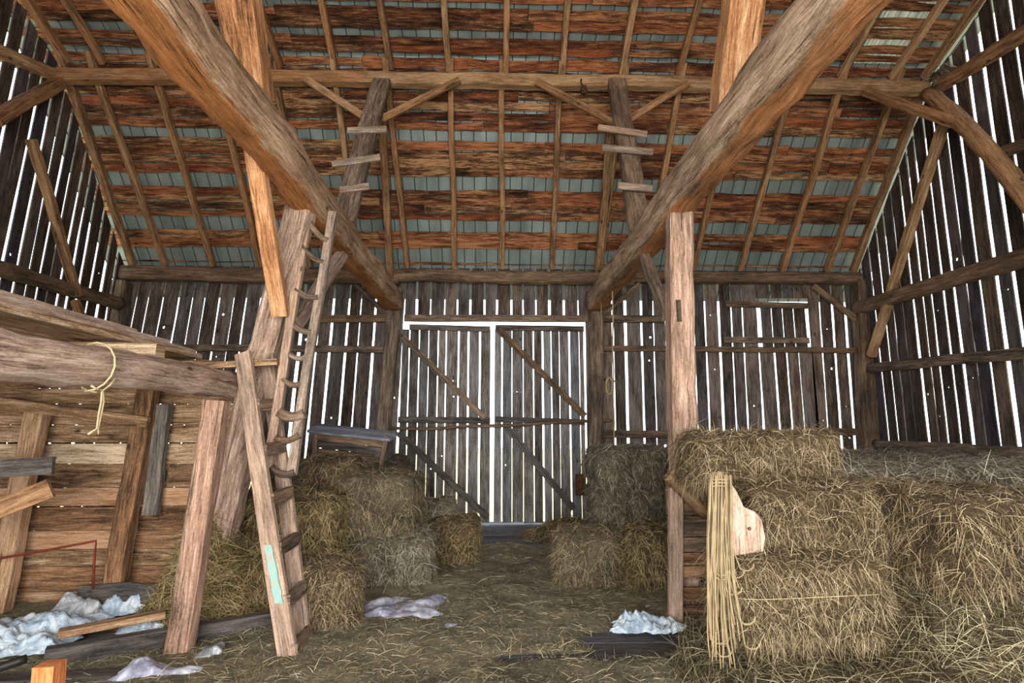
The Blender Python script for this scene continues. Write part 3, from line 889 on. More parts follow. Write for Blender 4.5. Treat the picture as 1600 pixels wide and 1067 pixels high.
ax_ = (pb - pa).normalized()
P4 = [pa.lerp(pb, k_) + Vector((dx_, -.044, 0)) for k_, dx_ in ((.335, -.05), (.335, .035), (.165, .06), (.165, -.035))]
N_ = 10
for j in range(N_ + 1):
    a, b = P4[0].lerp(P4[3], j / N_), P4[1].lerp(P4[2], j / N_)
    w_ = .5 + .5 * noise.noise((j * .7, 3, 1)); c = a.lerp(b, .5)
    mb.v += [c.lerp(a, .4 + w_ * .5), c.lerp(b, .4 + w_ * .5), c.lerp(a, .4 + w_ * .5) + Vector((0, .012, 0)), c.lerp(b, .4 + w_ * .5) + Vector((0, .012, 0))]
for j in range(N_):
    b = j * 4
    mb.face((b, b + 1, b + 5, b + 4), ((0, 0),) * 4, (0, 0)); mb.face((b, b + 4, b + 6, b + 2), ((0, 0),) * 4, (0, 0)); mb.face((b + 1, b + 3, b + 7, b + 5), ((0, 0),) * 4, (0, 0))
build('paint_smear', mb, M['teal'], sl, label='turquoise paint smear')

# ------------------------------------------------------------------ hay
def grid_box(hx, hy, hz, n=14, r=.07, amp=.03, seed=0, groove=True):
    V, idx, Fq = [], {}, []
    def vid(p):
        k = tuple(round(c, 4) for c in p)
        if k not in idx: idx[k] = len(V); V.append(p)
        return idx[k]
    for ax in range(3):
        for s in (-1, 1):
            for i in range(n):
                for j in range(n):
                    q = []
                    for di, dj in ((0, 0), (1, 0), (1, 1), (0, 1)):
                        u, v = (i + di) / n * 2 - 1, (j + dj) / n * 2 - 1
                        p = [0, 0, 0]; p[ax] = s; p[(ax + 1) % 3] = u; p[(ax + 2) % 3] = v
                        q.append(vid(tuple(p)))
                    Fq.append(q if s > 0 else q[::-1])
    out = []
    sd = Vector((seed * 13.1, seed * 7.7, seed * 3.3))
    for p in V:
        q = Vector((p[0] * hx, p[1] * hy, p[2] * hz))
        inn = Vector((max(-(hx - r), min(hx - r, q.x)), max(-(hy - r), min(hy - r, q.y)), max(-(hz - r), min(hz - r, q.z))))
        d = q - inn
        if d.length > 1e-6: q = inn + d.normalized() * r
        nn = d.normalized() if d.length > 1e-6 else q.normalized()
        a = noise.noise(q * 4 + sd) * amp + noise.noise(q * 11 + sd) * amp * .7 + noise.noise(q * 25 + sd) * amp * .35
        if groove and False:
            for gx in (-hx * .4, hx * .4): a -= .02 * math.exp(-((q.x - gx) / .03) ** 2)
        out.append(q + nn * a)
    return out, Fq

def mesh_mb(V, Fq):
    mb = MB(); mb.v = [Vector(v) for v in V]
    for f in Fq: mb.face(tuple(f), tuple((V[i][0], V[i][1]) for i in f), (.5, .5), True)
    return mb

def blades(mb, V, Fq, count, lmin, lmax, wd, bias=None, lift=.35, droop=.3, hang=0.0, mask=None):
    areas, cum, t = [], [], 0
    for f in Fq:
        a, b, c = V[f[0]], V[f[1]], V[f[2]]; d = V[f[3]] if len(f) > 3 else c
        ar = ((b - a).cross(c - a).length + (c - a).cross(d - a).length) / 2
        if mask: ar *= mask((a + c) / 2)
        t += ar; cum.append(t)
    import bisect
    for _ in range(count):
        k = min(len(Fq) - 1, bisect.bisect_left(cum, random.random() * t)); f = Fq[k]
        a, b, c = V[f[0]], V[f[1]], V[f[2]]; d = V[f[3]] if len(f) > 3 else c
        u, v = random.random(), random.random()
        p = a.lerp(b, u).lerp(d.lerp(c, u), v)
        n = (b - a).cross(d - a)
        if n.length < 1e-9: continue
        n.normalize()
        dr = Vector((random.gauss(0, 1), random.gauss(0, 1), random.gauss(0, 1)))
        if bias is not None: dr += bias
        dr.z -= hang * (1 - abs(n.z))
        dr -= n * dr.dot(n)
        if dr.length < 1e-6: continue
        dr.normalize()
        L = random.uniform(lmin, lmax) * (1 if random.random() > .1 else 1.5)
        lf = abs(random.gauss(0, lift)) * .45
        p = p - n * .006
        m = p + dr * L * .5 + n * L * lf * .7
        e = p + dr * L + n * L * lf * 1.1 + Vector((0, 0, -droop * L * random.random()))
        side = dr.cross(n).normalized()
        side = (side + n * random.uniform(-.8, .8)).normalized() * wd * random.uniform(.6, 1.3) / 2
        i0 = len(mb.v)
        mb.v += [p - side, p + side, m + side, m - side, e + side * .4, e - side * .4]
        r = R2()
        mb.face((i0, i0 + 1, i0 + 2, i0 + 3), ((0, 0), (0, 1), (.5, 1), (.5, 0)), r)
        mb.face((i0 + 3, i0 + 2, i0 + 4, i0 + 5), ((.5, 0), (.5, 1), (1, 1), (1, 0)), r)

BN = [0]
def bale(label, loc, dims, rz=0, rx=0, ry=0, group=None, body='bale', straw='straw', n=1900, twine=False, flat=False):
    """a pressed hay bale: body, loose straw, two twines; dims = length, width, height"""
    BN[0] += 1
    hx, hy, hz = (d / 2 for d in dims)
    V, Fq = grid_box(hx, hy, hz, 16, min(.09, hz * .4), .03, BN[0])
    mb = mesh_mb(V, Fq)
    o = bpy.data.objects.new('hay_bale', mb.mesh('hay_bale', (0, 0, 0))); o.data.materials.append(M[body])
    col.objects.link(o); o.location = loc; o.rotation_euler = (rx, ry, rz)
    setp(o, label, 'hay bale', group)
    sb = MB(); blades(sb, V, Fq, int(n * 4.2), .04, .15, .0021, None, .3, .3, 1.3)
    s = bpy.data.objects.new('loose_straw', sb.mesh('loose_straw', (0, 0, 0))); s.data.materials.append(M[straw]); col.objects.link(s)
    s.parent = o; s['kind'] = 'stuff'
    if twine:
        for gz in (hz * .12,):
            tm = MB()
            loop = []
            for k in range(49):
                an = 2 * PI * k / 48
                c, sn = math.cos(an), math.sin(an)
                q = (abs(c) ** 8 + abs(sn) ** 8) ** (-1 / 8)
                loop.append(Vector(((hx + .012) * c * q, (hy + .022) * sn * q, gz + .012 * c)))
            sweep(tm, loop, round_section(.0045, .0045, 6), (0, 0, 1), smooth=True)
            w_ = bpy.data.objects.new('twine', tm.mesh('twine', (0, 0, 0))); w_.data.materials.append(M['twine']); col.objects.link(w_); w_.parent = o
    return o

def bale_px(label, x0, y0, x1, y1, Yf, depth, rz=0, **k):
    c = at((x0 + x1) / 2, (y0 + y1) / 2, Yf)
    w_ = at(x1, (y0 + y1) / 2, Yf).x - at(x0, (y0 + y1) / 2, Yf).x
    h_ = at((x0 + x1) / 2, y0, Yf).z - at((x0 + x1) / 2, y1, Yf).z
    end_on = k.pop('end_on', False)
    z = c.z
    if k.pop('ground', False):
        top = c.z + h_ / 2; h_ = top - .01; z = .01 + h_ / 2
    loc = (c.x, Yf + depth / 2, z)
    if end_on: return bale(label, loc, (depth, w_, h_), rz + PI / 2, **k)
    return bale(label, loc, (w_, depth, h_), rz, **k)

G1, G2, G3 = 'bales stacked along the right of the aisle', 'bales by the rope on the right', 'bales heaped left of the aisle'
# right foreground
bale_px('long low hay bale on the right with a pale twine across its face', 1152, 868, 1392, 1012, 3.25, .5, .03, group=G2, n=4600, twine=True)
bale_px('wide shaggy hay bale on the right beside the slab with a knot hole', 1184, 758, 1478, 880, 3.45, .62, -.04, group=G2, n=4800)
bale_px('hay bale lying on top of the right stack next to the pale post', 1090, 674, 1316, 768, 3.85, .5, -.05, group=G2, n=4200)
bale_px('yellowish hay bale cut off by the right edge of the photo', 1484, 776, 1700, 930, 2.95, .9, .12, group=G2, n=4200)
# right rear stack along the aisle, ends toward the camera
rows = ((697, 762), (762, 826), (826, 893))
names = (('topmost', 'left'), ('topmost', 'right'), ('middle', 'left'), ('middle', 'right'), ('lowest', 'left'), ('lowest', 'right'))
i = 0
for (ya, yb) in rows:
    for (xa, xb) in ((933, 988), (988, 1043)):
        h, sd = names[i]; i += 1
        bale_px('%s %s bale in the aisle-side stack beside the barn door' % (h, sd), xa, ya, xb, yb, 6.75 + random.uniform(-.05, .05), .95, random.uniform(-.04, .04), group=G1, body='bale_grey', straw='straw_grey', n=1100, end_on=True, ground=(yb == 893))
bale_px('single hay bale lying alone on the aisle floor at right', 874, 834, 974, 916, 5.95, .55, -.22, n=2400, body='bale_grey', straw='straw', ground=True)
bale_px('small yellowish upright bale between the aisle stack and the slatted panel', 988, 824, 1046, 922, 5.75, .45, .1, n=1400, straw='straw_yellow', ground=True)
# left heap
bale_px('bale standing on end just right of the stepladder foot', 462, 884, 549, 994, 4.75, .5, .12, group=G3, n=2000, ground=True)
bale_px('lower yellow bale behind the stepladder', 372, 868, 522, 962, 5.35, .5, .05, group=G3, straw='straw_yellow', n=2600, ground=True)
bale_px('upper yellow bale behind the stepladder', 384, 775, 520, 870, 5.45, .5, -.05, group=G3, straw='straw_yellow', n=2400)
bale_px('lower bale at the front right of the left heap, behind the sack', 556, 838, 670, 930, 6.0, .6, .06, group=G3, body='bale_grey', straw='straw_grey', n=2200, ground=True)
bale_px('tall shaggy bale in the middle of the left heap', 528, 742, 648, 842, 6.05, .8, -.05, group=G3, body='bale_grey', straw='straw', n=2400)
bale_px('bale at the bottom of the left heap behind the standing bale', 470, 800, 560, 935, 6.2, .6, .02, group=G3, body='bale_grey', straw='straw_grey', n=1400, ground=True)
bale_px('upper left bale of the left heap next to the tall ladder', 464, 716, 548, 802, 6.3, .7, .08, group=G3, body='bale', straw='straw', n=1500)
bale_px('upper bale at the right end of the left heap beside the aisle', 650, 784, 712, 840, 7.15, .6, .1, group=G3, body='bale_grey', straw='straw_grey', n=1200)
bale_px('lower bale at the right end of the left heap beside the aisle', 664, 812, 746, 890, 6.95, .6, -.12, group=G3, body='bale', straw='straw_yellow', n=1500, ground=True)

def heap(name, label, cat, x0, x1, y0, y1, hf, nx, ny, body, straw, count, lmin=.06, lmax=.2, wd=.005, mask=None, kind='stuff', lift=.4, rect=False):
    V, Fq = [], []
    for j in range(ny + 1):
        for i in range(nx + 1):
            x, y = x0 + (x1 - x0) * i / nx, y0 + (y1 - y0) * j / ny
            V.append(Vector((x, y, hf(x, y))))
    for j in range(ny):
        for i in range(nx):
            a = j * (nx + 1) + i
            if max(V[a].z, V[a + 1].z, V[a + nx + 1].z, V[a + nx + 2].z) < -.04: continue
            Fq.append((a, a + 1, a + nx + 2, a + nx + 1))
    mb = mesh_mb(V, Fq)
    top = build(name, mb, M[body], None, label, cat, None, kind)
    sb = MB(); blades(sb, V, [f for f in Fq if max(V[i].z for i in f) > .0], count, lmin, lmax, wd, None, lift, .15, 0, mask)
    sub('loose_straw', sb, M[straw], top, kind='stuff')
    return top
def ns(x, y, s, k=0): return noise.noise((x * s, y * s, k))
def sm(x, a, b):
    t_ = max(0, min(1, (x - a) / (b - a))); return t_ * t_ * (3 - 2 * t_)
# floor litter
def lit(x, y):
    h = .012 + .045 * ns(x, y, .8, 1) + .03 * ns(x, y, 3, 2) + .012 * ns(x, y, 11, 3)
    h -= .16 * sm(y, 8.0, 8.5) * sm(x, -.7, -.5) * (1 - sm(x, .9, 1.2))      # bare boards inside the door
    h -= .12 * math.exp(-((x - 1.2) / .42) ** 2 - ((y - 4.55) / .22) ** 2)
    h -= .12 * math.exp(-((x - .6) / .5) ** 2 - ((y - 4.3) / .06) ** 2)
    h -= .10 * math.exp(-((x + 3.4) / 1.0) ** 2 - ((y - 5) / .4) ** 2)
    return max(-.05, min(.09, h + .03))
heap('hay_litter', 'trodden hay litter spread over the barn floor', 'hay', -5.2, 2.4, 2.6, 9.9, lit, 150, 140, 'mat', 'straw_floor', 100000, .03, .15, .003,
     mask=lambda p: (2.2 if p.y < 5.5 else 1.0) * (0.05 if p.x < -3.6 else 1), lift=.22)
# mow of loose hay on the right
def mow(x, y):
    top = 1.27 + .05 * ns(x, y, 1.1, 5) + .035 * ns(x, y, 3.5, 6) + .02 * ns(x, y, 9, 8)
    top += .12 * math.exp(-((x - 4.0) / .6) ** 2 - ((y - 7.4) / .5) ** 2)
    e = min(sm(x, 1.75, 2.25), sm(y, 3.55, 4.1))
    return top * (.12 + .88 * e)
heap('loose_hay', 'flat mow of loose grey hay filling the right side up to the gable wall', 'hay', 1.95, 6.42, 3.5, 9.68, mow, 90, 110, 'bale_grey', 'straw_grey', 42000, .06, .22, .003, mask=lambda p: 2.5 if p.y < 5.5 else 1)
def fore(x, y):
    h = .33 + .04 * ns(x, y, 2, 1) + .03 * ns(x, y, 6, 2) + .015 * ns(x, y, 15, 3)
    h += .45 * sm(x, 2.0, 2.6) * sm(y, 2.5, 3.2)
    e = sm(x, 1.12, 1.32) 
    return h * e - .02
heap('loose_hay', 'loose hay spilled in the bottom right corner in front of the bales', 'hay', 1.1, 4.2, 1.6, 4.0, fore, 70, 60, 'bale', 'straw_mix', 30000, .06, .22, .0026)
def gap_fill(x, y):
    e = min(sm(x, 2.05, 2.35), 1 - sm(x, 2.75, 3.1)) * sm(y, 2.75, 3.1)
    return (.62 + .06 * ns(x, y, 3, 4) + .03 * ns(x, y, 9, 4) + .25 * sm(y, 3.1, 3.9)) * e
heap('loose_hay', 'loose hay sliding down between the right-hand bales', 'hay', 2.0, 3.2, 2.7, 4.2, gap_fill, 40, 40, 'bale', 'straw_mix', 10000, .07, .22, .0025)
def lh(x, y):
    h = (1.22 + .08 * ns(x, y, 2, 3) + .04 * ns(x, y, 6, 2)) * sm(x, -3.3, -2.6) * (1 - sm(x, -1.5, -1.1)) * sm(y, 6.3, 6.8)
    return h - .02
heap('loose_hay', 'rounded pile of loose hay behind the left heap, under the old crate', 'hay', -3.3, -.9, 6.2, 9.8, lh, 50, 50, 'bale_grey', 'straw', 8000, .06, .2, .0035)
def bh(x, y):
    return .34 * math.exp(-((x - 1.15) / .55) ** 2 - ((y - 8.9) / .55) ** 2) + .03 * ns(x, y, 6, 1) - .06
heap('loose_hay', 'low yellow pile of loose hay at the foot of the right door leaf', 'hay', .2, 2.2, 7.9, 9.8, bh, 40, 40, 'bale', 'straw_yellow', 4000, .06, .2, .004)
def spill(x, y):
    return (.95 * math.exp(-((x + 2.55) / .3) ** 2 - ((y - 5.35) / .35) ** 2) + .02 * ns(x, y, 8, 3)) - .03
heap('loose_hay', 'yellow hay spilling to the floor at the foot of the leaning post', 'hay', -3.3, -1.8, 4.5, 5.6, spill, 36, 36, 'bale', 'straw_yellow', 8000, .08, .25, .0032)

# bird nest where purlin and gable meet
V, Fq = grid_box(.16, .14, .08, 8, .075, .03, 77, False)
c = at(1476, 116, 7.45)
nb = MB(); nb.v = []
mb = mesh_mb([v + c for v in V], Fq)
o = build('straw_nest', mb, M['bale_grey'], None, 'straw bird nest tucked where the purlin meets the right gable', 'nest')
sb = MB(); blades(sb, [v + c for v in V], Fq, 260, .06, .16, .005, None, .8, .4, .5)
sub('loose_straw', sb, M['straw_grey'], o, kind='stuff')

# ------------------------------------------------------------------ right partition, twine hank, knotted board
YQ = 4.95
root = empty('slatted_panel', at(1075, 975, YQ), 'low board panel with an upright beside the hanging twine on the right', 'partition')
root.location.z = 0
xl, xr = at(1063, 860, YQ).x, at(1130, 860, YQ).x
up0, up1 = at(1054, 975, YQ - .05), at(1055, 762, YQ - .05); up0.z = 0
build('upright', timber_mb(up0, up1, .115, .06, up=(0, 1, 0), kind='sawn'), M['pale'], root)
ys = [738, 806, 838, 862, 884, 918, 938, 945, 982]
for a_, b_ in ((742, 804), (807, 838), (840, 862), (864, 883), (885, 902), (918, 939), (946, 984)):
    mb = MB()
    z1_, z0_ = at(1080, a_, YQ).z, at(1080, b_, YQ).z
    plank(mb, lambda a, l, d: Vector((l, YQ + d, a)), max(.01, z0_), z1_, xl - .1, xr + .25, .03, .004)
    build('slat', mb, M['plank'] if a_ > 850 else M['grey'], root)
timber('brace_log', 'short dark round log propped across the slatted panel at the pale post', 'log', at(1046, 738, YQ - .12), at(1108, 800, YQ - .12), .13, .13, M['rafter'], shape='log')

mb = MB()
for k in range(84):
    x0 = random.uniform(1108, 1142); y0 = random.uniform(735, 748) + abs(x0 - 1122) * .35
    Yh = random.uniform(3.06, 3.18)
    x1 = 1096 + (x0 - 1106) * 1.15 + random.uniform(-5, 9)
    yb_ = random.choice((random.uniform(880, 960), random.uniform(960, 1045)))
    sag = random.uniform(-5, 5)
    pts = []
    for q_ in range(15):
        t_ = q_ / 14
        xx = x0 + (x1 - x0) * sm(t_, 0, 1) + sag * math.sin(PI * t_) + 2.5 * noise.noise((t_ * 4, k, 0)) + (18 * t_ ** 3 if x0 > 1128 else 6 * t_ ** 2)
        pts.append(at(xx, y0 + (yb_ - y0) * t_, Yh + .02 * noise.noise((t_ * 3, k, 5))))
    if k % 7 == 0:                       # loop ends turn back up
        e = pts[-1]
        for an in (1, 2, 3, 4, 5): pts.append(e + Vector((.045 * (1 - math.cos(an * PI / 5)), .01, -.04 * math.sin(an * PI / 5))))
    sweep(mb, pts, round_section(.0075, .0075, 6), (0, 1, 0), smooth=True)
# loops tied around at the top
for k in range(3):
    loop = [at(1124 + 19 * math.cos(a_ * PI / 8), 752 + k * 5 + 3 * math.sin(a_ * PI / 8), 3.13 + .06 * math.sin(a_ * PI / 8)) for a_ in range(17)]
    sweep(mb, loop, round_section(.0075, .0075, 6), (0, 0, 1), smooth=True)
build('twine_hank', mb, M['hank'], None, 'thick hank of straw-coloured baler twine hanging beside the right-hand bales', 'twine')

# the rounded board with a knot hole
mb = MB()
out = [(1128, 745), (1140, 752), (1152, 770), (1162, 792), (1180, 800), (1190, 812), (1196, 840), (1192, 862), (1160, 866), (1146, 868), (1138, 840), (1132, 790)]
kh = [at(1171 + 3.4 * math.cos(a_ * PI / 6), 826 + 3 * math.sin(a_ * PI / 6), 3.3) for a_ in range(12)]
ctr = at(1171, 826, 3.3)
o3 = [at(x_, y_, 3.3) for x_, y_ in out]
# order the outline by angle about the knot hole, refine to 24
o3.sort(key=lambda p_: math.atan2(p_.z - ctr.z, p_.x - ctr.x)); kh.sort(key=lambda p_: math.atan2(p_.z - ctr.z, p_.x - ctr.x))
nO = len(o3)
for d_ in (0, .035):
    for p_ in o3 + kh: mb.v.append(p_ + Vector((0, d_ + .02 * (p_.x - ctr.x), 0)))
for i in range(nO):
    j = (i + 1) % nO
    uvf = lambda ii: (mb.v[ii].z * 1.0, mb.v[ii].x)
    for fc in ((i, j, nO + j, nO + i), (2 * nO + j, 2 * nO + i, 3 * nO + i, 3 * nO + j), (j, i, 2 * nO + i, 2 * nO + j), (nO + i, nO + j, 3 * nO + j, 3 * nO + i)):
        mb.face(fc, tuple(uvf(q_) for q_ in fc), (.9, .3))
build('knot_board', mb, M['orange'] if False else M['post'], None, 'pinkish rounded slab of wood with a dark knot hole beside the twine', 'board')

# ------------------------------------------------------------------ ropes and hanging iron
def rope(name, label, pts, d, mat, Yv, cat='rope'):
    P_ = [at(x_, y_, Yv if len(r_) == 0 else r_[0]) for x_, y_, *r_ in pts]
    mb = MB(); sweep(mb, P_, round_section(d, d, 8), (0, 1, 0), smooth=True)
    return build(name, mb, mat, None, label, cat)
YT = 8.3
rp = [(955, 432), (957, 460), (958, 500), (957, 540), (959, 580), (958, 620), (960, 660), (959, 700)]
rope('hanging_rope', 'thin tan rope hanging from the right tie beam down to the stacked bales', rp, .022, M['rope'], YT)
rope('hanging_rope', 'short thin rope hanging beside the right door post', [(940, 458), (939, 490), (941, 515), (940, 534)], .014, M['rope'], 9.0)
# noose hanging beside it
mb = MB()
loop = [at(952 + 5 * math.cos(a_ * PI / 8), 603 + 13 * math.sin(a_ * PI / 8), YT - .05) for a_ in range(-4, 13)]
loop += [at(957, 594, YT - .03), at(963, 597, YT)]
sweep(mb, loop, round_section(.026, .026, 8), (0, 1, 0), smooth=True)
build('rope_loop', mb, M['rope'], None, 'small loop of rope hung on the thin rope right of the door', 'rope')
tw = empty('twine_loop', at(160, 612, 3.35), 'knotted pale twine tied round the log beam with ends dangling', 'twine')
Yw = 3.6
LZ = 1.955
cx = atX(178, 580, LX + .14)
mb = MB(); Yt = cx.y
ring = [Vector((LX + .142 * math.cos(a_), Yt + (a_ / 7) * .12, LZ + .02 + .15 * math.sin(a_))) for a_ in [k * PI / 8 - PI / 2 for k in range(17)]]
knot = at(160, 611, Yt - .12)
sweep(mb, ring[:9][::-1][:0] + ring, round_section(.012, .012, 6), (0, 1, 0), smooth=True)
build('loop', mb, M['twine'], tw)
mb = MB()
sweep(mb, [atX(181, 590, LX + .15), atX(172, 602, LX + .15), atX(160, 611, LX + .15), atX(150, 607, LX + .15), atX(143, 603, LX + .15)], round_section(.012, .012, 6), (0, 1, 0), smooth=True)
build('knot', mb, M['twine'], tw)
for dx in (-2, 2):
    mb = MB()
    pts = [atX(160 + dx * .3, 611, LX + .15), atX(160 + dx, 628, LX + .15), atX(156 + dx, 648, LX + .15), atX(152 + dx * .5, 670, LX + .15), atX(146 + dx * 4, 678, LX + .15)]
    sweep(mb, pts, round_section(.011, .011, 6), (0, 1, 0), smooth=True)
    build('end', mb, M['twine'], tw)
# pulley under the purlin
c = at(912, 138, 7.55)
root = empty('pulley', c + Vector((0, 0, -.1)), 'small dark iron pulley hanging from the purlin near mid roof', 'pulley')
mb = MB(); sweep(mb, [c + Vector((-.03, 0, .15)), c + Vector((-.045, -.02, .09)), c + Vector((-.01, 0, .04)), c + Vector((0, 0, .0))], round_section(.022, .022, 8), (0, 1, 0), smooth=True)
build('hook', mb, M['rust'], root)
for d_ in (-.03, .03):
    mb = MB(); sweep(mb, [c + Vector((0, d_, .03)), c + Vector((0, d_, -.1))], rect_section(.075, .012, .003), (0, 1, 0)); build('cheek', mb, M['rust'], root)
mb = MB(); sweep(mb, [c + Vector((0, -.02, -.04)), c + Vector((0, -.008, -.04)), c + Vector((0, .008, -.04)), c + Vector((0, .02, -.04))], round_section(.1, .1, 16), (0, 0, 1), smooth=True); build('wheel', mb, M['black'], root)
# iron weight on a wire by the door post
c = at(906, 756, 9.55)
root = empty('counterweight', c + Vector((0, 0, -.18)), 'rusty block weight hanging on a wire at the right door edge', 'weight')
mb = MB(); sweep(mb, [c + Vector((0, 0, -.18)), c + Vector((0, 0, -.15)), c + Vector((0, 0, 0)), c + Vector((0, 0, .12)), c + Vector((0, 0, .16))], round_section(.15, .13, 14, 3), (0, 1, 0), rough=.01, smooth=True); build('block', mb, M['rust'], root)
mb = MB(); sweep(mb, [c + Vector((0, 0, .15)), c + Vector((.02, 0, .3)), c + Vector((.1, .0, .42)), at(924, 700, 9.7)], round_section(.014, .014, 6), (0, 1, 0), smooth=True); build('wire', mb, M['rust'], root)

# ------------------------------------------------------------------ old crate on the left heap
YC = 7.35
root = empty('feed_crate', at(550, 705, YC), 'weathered blue-grey wooden crate with a slanted lid on top of the left hay heap', 'crate')
a, b = at(484, 672, YC + .1), at(612, 686, YC - .05)
f_ = lambda dz, dy: Vector((0, dy, dz))
for k in range(3):
    build('lid_board', box_board(MB(), a + f_(.0 + .03 * k, .16 * k), b + f_(.0 + .03 * k, .16 * k), .155, .035, (0, -.2, 1)), M['blue'], root)
a2, b2 = at(494, 681, YC + .08), at(602, 692, YC - .02)
for k in range(3):
    build('side_board', box_board(MB(), a2 + f_(-.1 * k, .012 * k), b2 + f_(-.1 * k - .01, .012 * k), .03, .094), M['dark'] if k % 2 else M['grey'], root)
    build('end_panel_board', box_board(MB(), b2 + f_(-.1 * k + .01, .02), b2 + f_(-.1 * k + .05, .48), .03, .094), M['dark'], root)
build('corner_post', box_board(MB(), b2 + Vector((.02, -.02, .09)), b2 + Vector((-.05, .0, -.32)), .05, .07, (0, 1, 0)), M['grey'], root)
build('corner_post', box_board(MB(), a2 + Vector((0, 0, .06)), a2 + Vector((0, 0, -.3)), .05, .07, (0, 1, 0)), M['grey'], root)

# ------------------------------------------------------------------ junk on the floor
def board_px(name, label, xa, ya, xb, yb, wd, th, z0, z1, mat, group='loose boards on the floor', sh_='sawn'):
    p, q = atZ(xa, ya, z0), atZ(xb, yb, z1)
    return timber(name, label, 'board', p, q, wd, th, mat, group, shape=sh_)
board_px('board', 'long grey squared timber lying on the floor behind the pink prop', 70, 1028, 424, 968, .1, .12, .07, .07, M['dark'])
board_px('board', 'tan board resting on plastic bags, left of the pink prop', 92, 990, 258, 958, .1, .05, .14, .17, M['plank'])
board_px('board', 'short grey board lying on the floor behind the pink prop', 255, 978, 322, 962, .12, .06, .06, .06, M['grey'])
board_px('board', 'thin board leaning low against the plank partition', 205, 893, 320, 930, .06, .03, .22, .05, M['dark'])
board_px('board', 'grey plank along the bottom left edge of the photo', -40, 1066, 225, 1052, .14, .05, .04, .04, M['dark'])
p = at(200, 930, 5.25); 
mb = MB(); sweep(mb, [at(122, 930, 5.3), at(200, 924, 5.3), at(285, 938, 5.25)], rect_section(.025, .16, .006), (0, .3, 1)); build('slab', mb, M['dark'], None, 'dark sheet of board propped at the foot of the plank partition', 'board')
# short post end at the bottom left
a = at(78, 1110, 3.0); b = at(78, 1036, 3.0)
a.z = 0
timber('post_stub', 'bright orange sawn post end at the bottom left edge', 'post', a, b, .1, .1, M['orange'], up=(0, 1, 0), shape='sawn')
mb = MB(); sweep(mb, [at(-40, 1056, 3.5), at(41, 1029, 3.6)], round_section(.05, .05, 12), (0, 0, 1), smooth=True, seg=6)
build('black_pipe', mb, M['black'], None, 'short black pipe end at the lower left edge on the plastic', 'pipe')

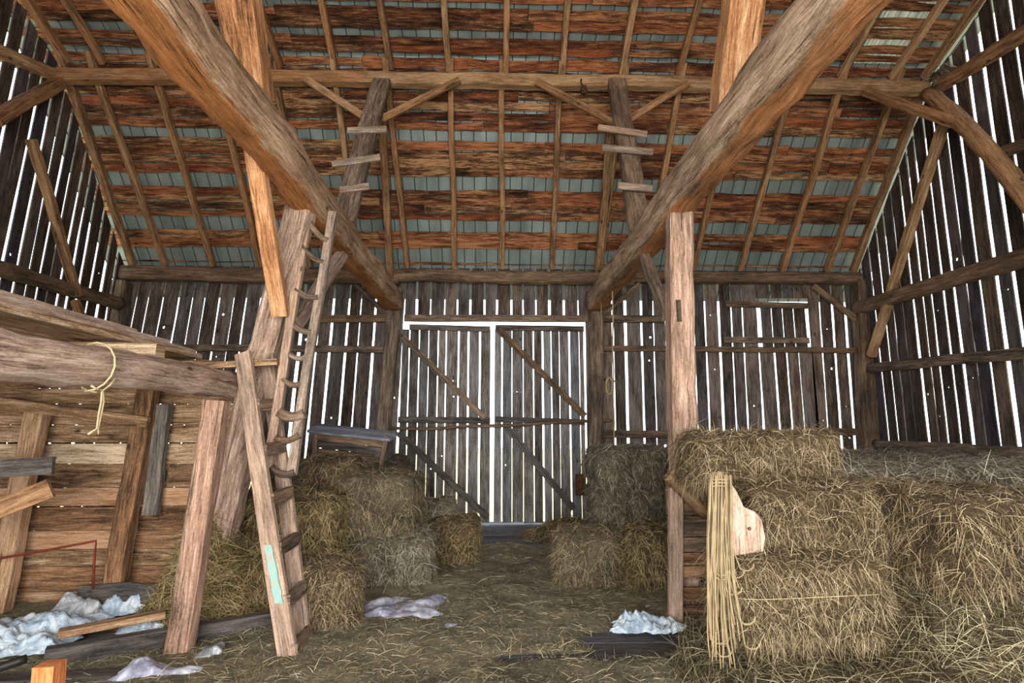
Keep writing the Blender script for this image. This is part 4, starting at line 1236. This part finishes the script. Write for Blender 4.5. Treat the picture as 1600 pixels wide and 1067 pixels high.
def bag(name, label, cat, cpx, size, rz, mat, amp, seed, cut=.18, z=0.02, nx=34, ny=26, group=None, fold=1.0, crumple=0.0):
    c = atZ(cpx[0], cpx[1], z)
    mb = MB()
    ids = {}
    top = []
    for j in range(ny + 1):
        for i in range(nx + 1):
            u, v = i / nx * 2 - 1, j / ny * 2 - 1
            x, y = u * size[0] / 2, v * size[1] / 2
            ex = 1 + cut * noise.noise((u * 1.6 + seed, v * 1.6, seed)) + cut * .6 * noise.noise((u * 5, v * 5 + seed, 2))
            x *= ex; y *= ex
            h = (.55 + noise.noise((x * 4 + seed, y * 5, seed))) * .9 + .45 * (.4 - abs(noise.noise((x * 7 + y * 5, y * 9 + seed, 3)))) + .1 * noise.noise((x * 22, y * 26, seed))
            h += crumple * (.9 * abs(noise.noise((x * 13 + seed, y * 15, 4))) + .35 * abs(noise.noise((x * 31, y * 33 + seed, 6))))
            edge = max(abs(u), abs(v)); h = max(0, h) * amp * fold * (1 - .8 * edge ** 4)
            x += .02 * noise.noise((x * 14, y * 14, seed + 9)); y += .02 * noise.noise((x * 14, y * 14, seed + 19))
            ca, sa = math.cos(rz), math.sin(rz)
            top.append(Vector((c.x + x * ca - y * sa, c.y + x * sa + y * ca, z + h + .004)))
    n_ = len(top)
    mb.v = top + [p_ - Vector((0, 0, .004)) for p_ in top]
    for j in range(ny):
        for i in range(nx):
            a = j * (nx + 1) + i; q_ = (a, a + 1, a + nx + 2, a + nx + 1)
            mb.face(q_, ((0, 0),) * 4, (.5, .5), True); mb.face(tuple(k + n_ for k in q_[::-1]), ((0, 0),) * 4, (.5, .5), True)
    rim = [i for i in range(nx)] + [j * (nx + 1) + nx for j in range(ny)] + [ny * (nx + 1) + i for i in range(nx, 0, -1)] + [j * (nx + 1) for j in range(ny, 0, -1)]
    for k in range(len(rim)):
        a, b = rim[k], rim[(k + 1) % len(rim)]
        mb.face((b, a, a + n_, b + n_), ((0, 0),) * 4, (.5, .5))
    return build(name, mb, mat, None, label, cat, group)
GB = 'plastic bags on the floor'
bag('plastic_sack', 'flattened grey-blue plastic sack in the middle of the aisle', 'plastic bag', (632, 952), (.72, .62), .15, M['bag_lilac'], .08, 3, .16, group=GB)
bag('plastic_scrap', 'small pale scrap of plastic just right of the flattened sack', 'plastic scrap', (712, 982), (.19, .1), .1, M['bag_lilac'], .04, 5, .2, nx=16, ny=12, group=GB)
bag('plastic_bag', 'crumpled white-blue plastic bag beside the slatted panel', 'plastic bag', (1016, 985), (.56, .22), -.1, M['bag'], .1, 8, .32, group=GB, crumple=.9, nx=48, ny=30)
bag('plastic_scrap', 'tiny white plastic scrap behind the crumpled bag by the slatted panel', 'plastic scrap', (1013, 952), (.12, .09), .2, M['bag'], .05, 11, .2, nx=12, ny=10, group=GB)
bag('plastic_tarp', 'heaped blue-white plastic sheeting at the left edge of the floor', 'plastic sheet', (22, 1002), (.95, .8), .2, M['bag'], .14, 14, .2, nx=56, ny=48, group=GB, crumple=.5)
bag('plastic_bag', 'grey bag with a red patch against the plank partition', 'plastic bag', (128, 962), (.42, .4), .3, M['bag_grey'], .19, 17, .22, group=GB)
bag('plastic_bag', 'pale blue bag behind the tan board, left of the pink prop', 'plastic bag', (206, 955), (.4, .36), .2, M['bag'], .17, 21, .22, group=GB, crumple=.6)
bag('plastic_bag', 'pale bag under the end of the tan board', 'plastic bag', (230, 985), (.34, .24), .1, M['bag'], .13, 25, .2, group=GB)
bag('plastic_scrap', 'grey plastic scrap on the hay right of the pink prop', 'plastic scrap', (328, 1023), (.17, .2), .3, M['bag_grey'], .07, 29, .25, nx=16, ny=14, group=GB)
bag('plastic_sheet', 'lilac-grey plastic sheet at the bottom left in front of the pink prop', 'plastic sheet', (250, 1056), (.62, .22), .08, M['bag_lilac'], .09, 33, .2, group=GB)
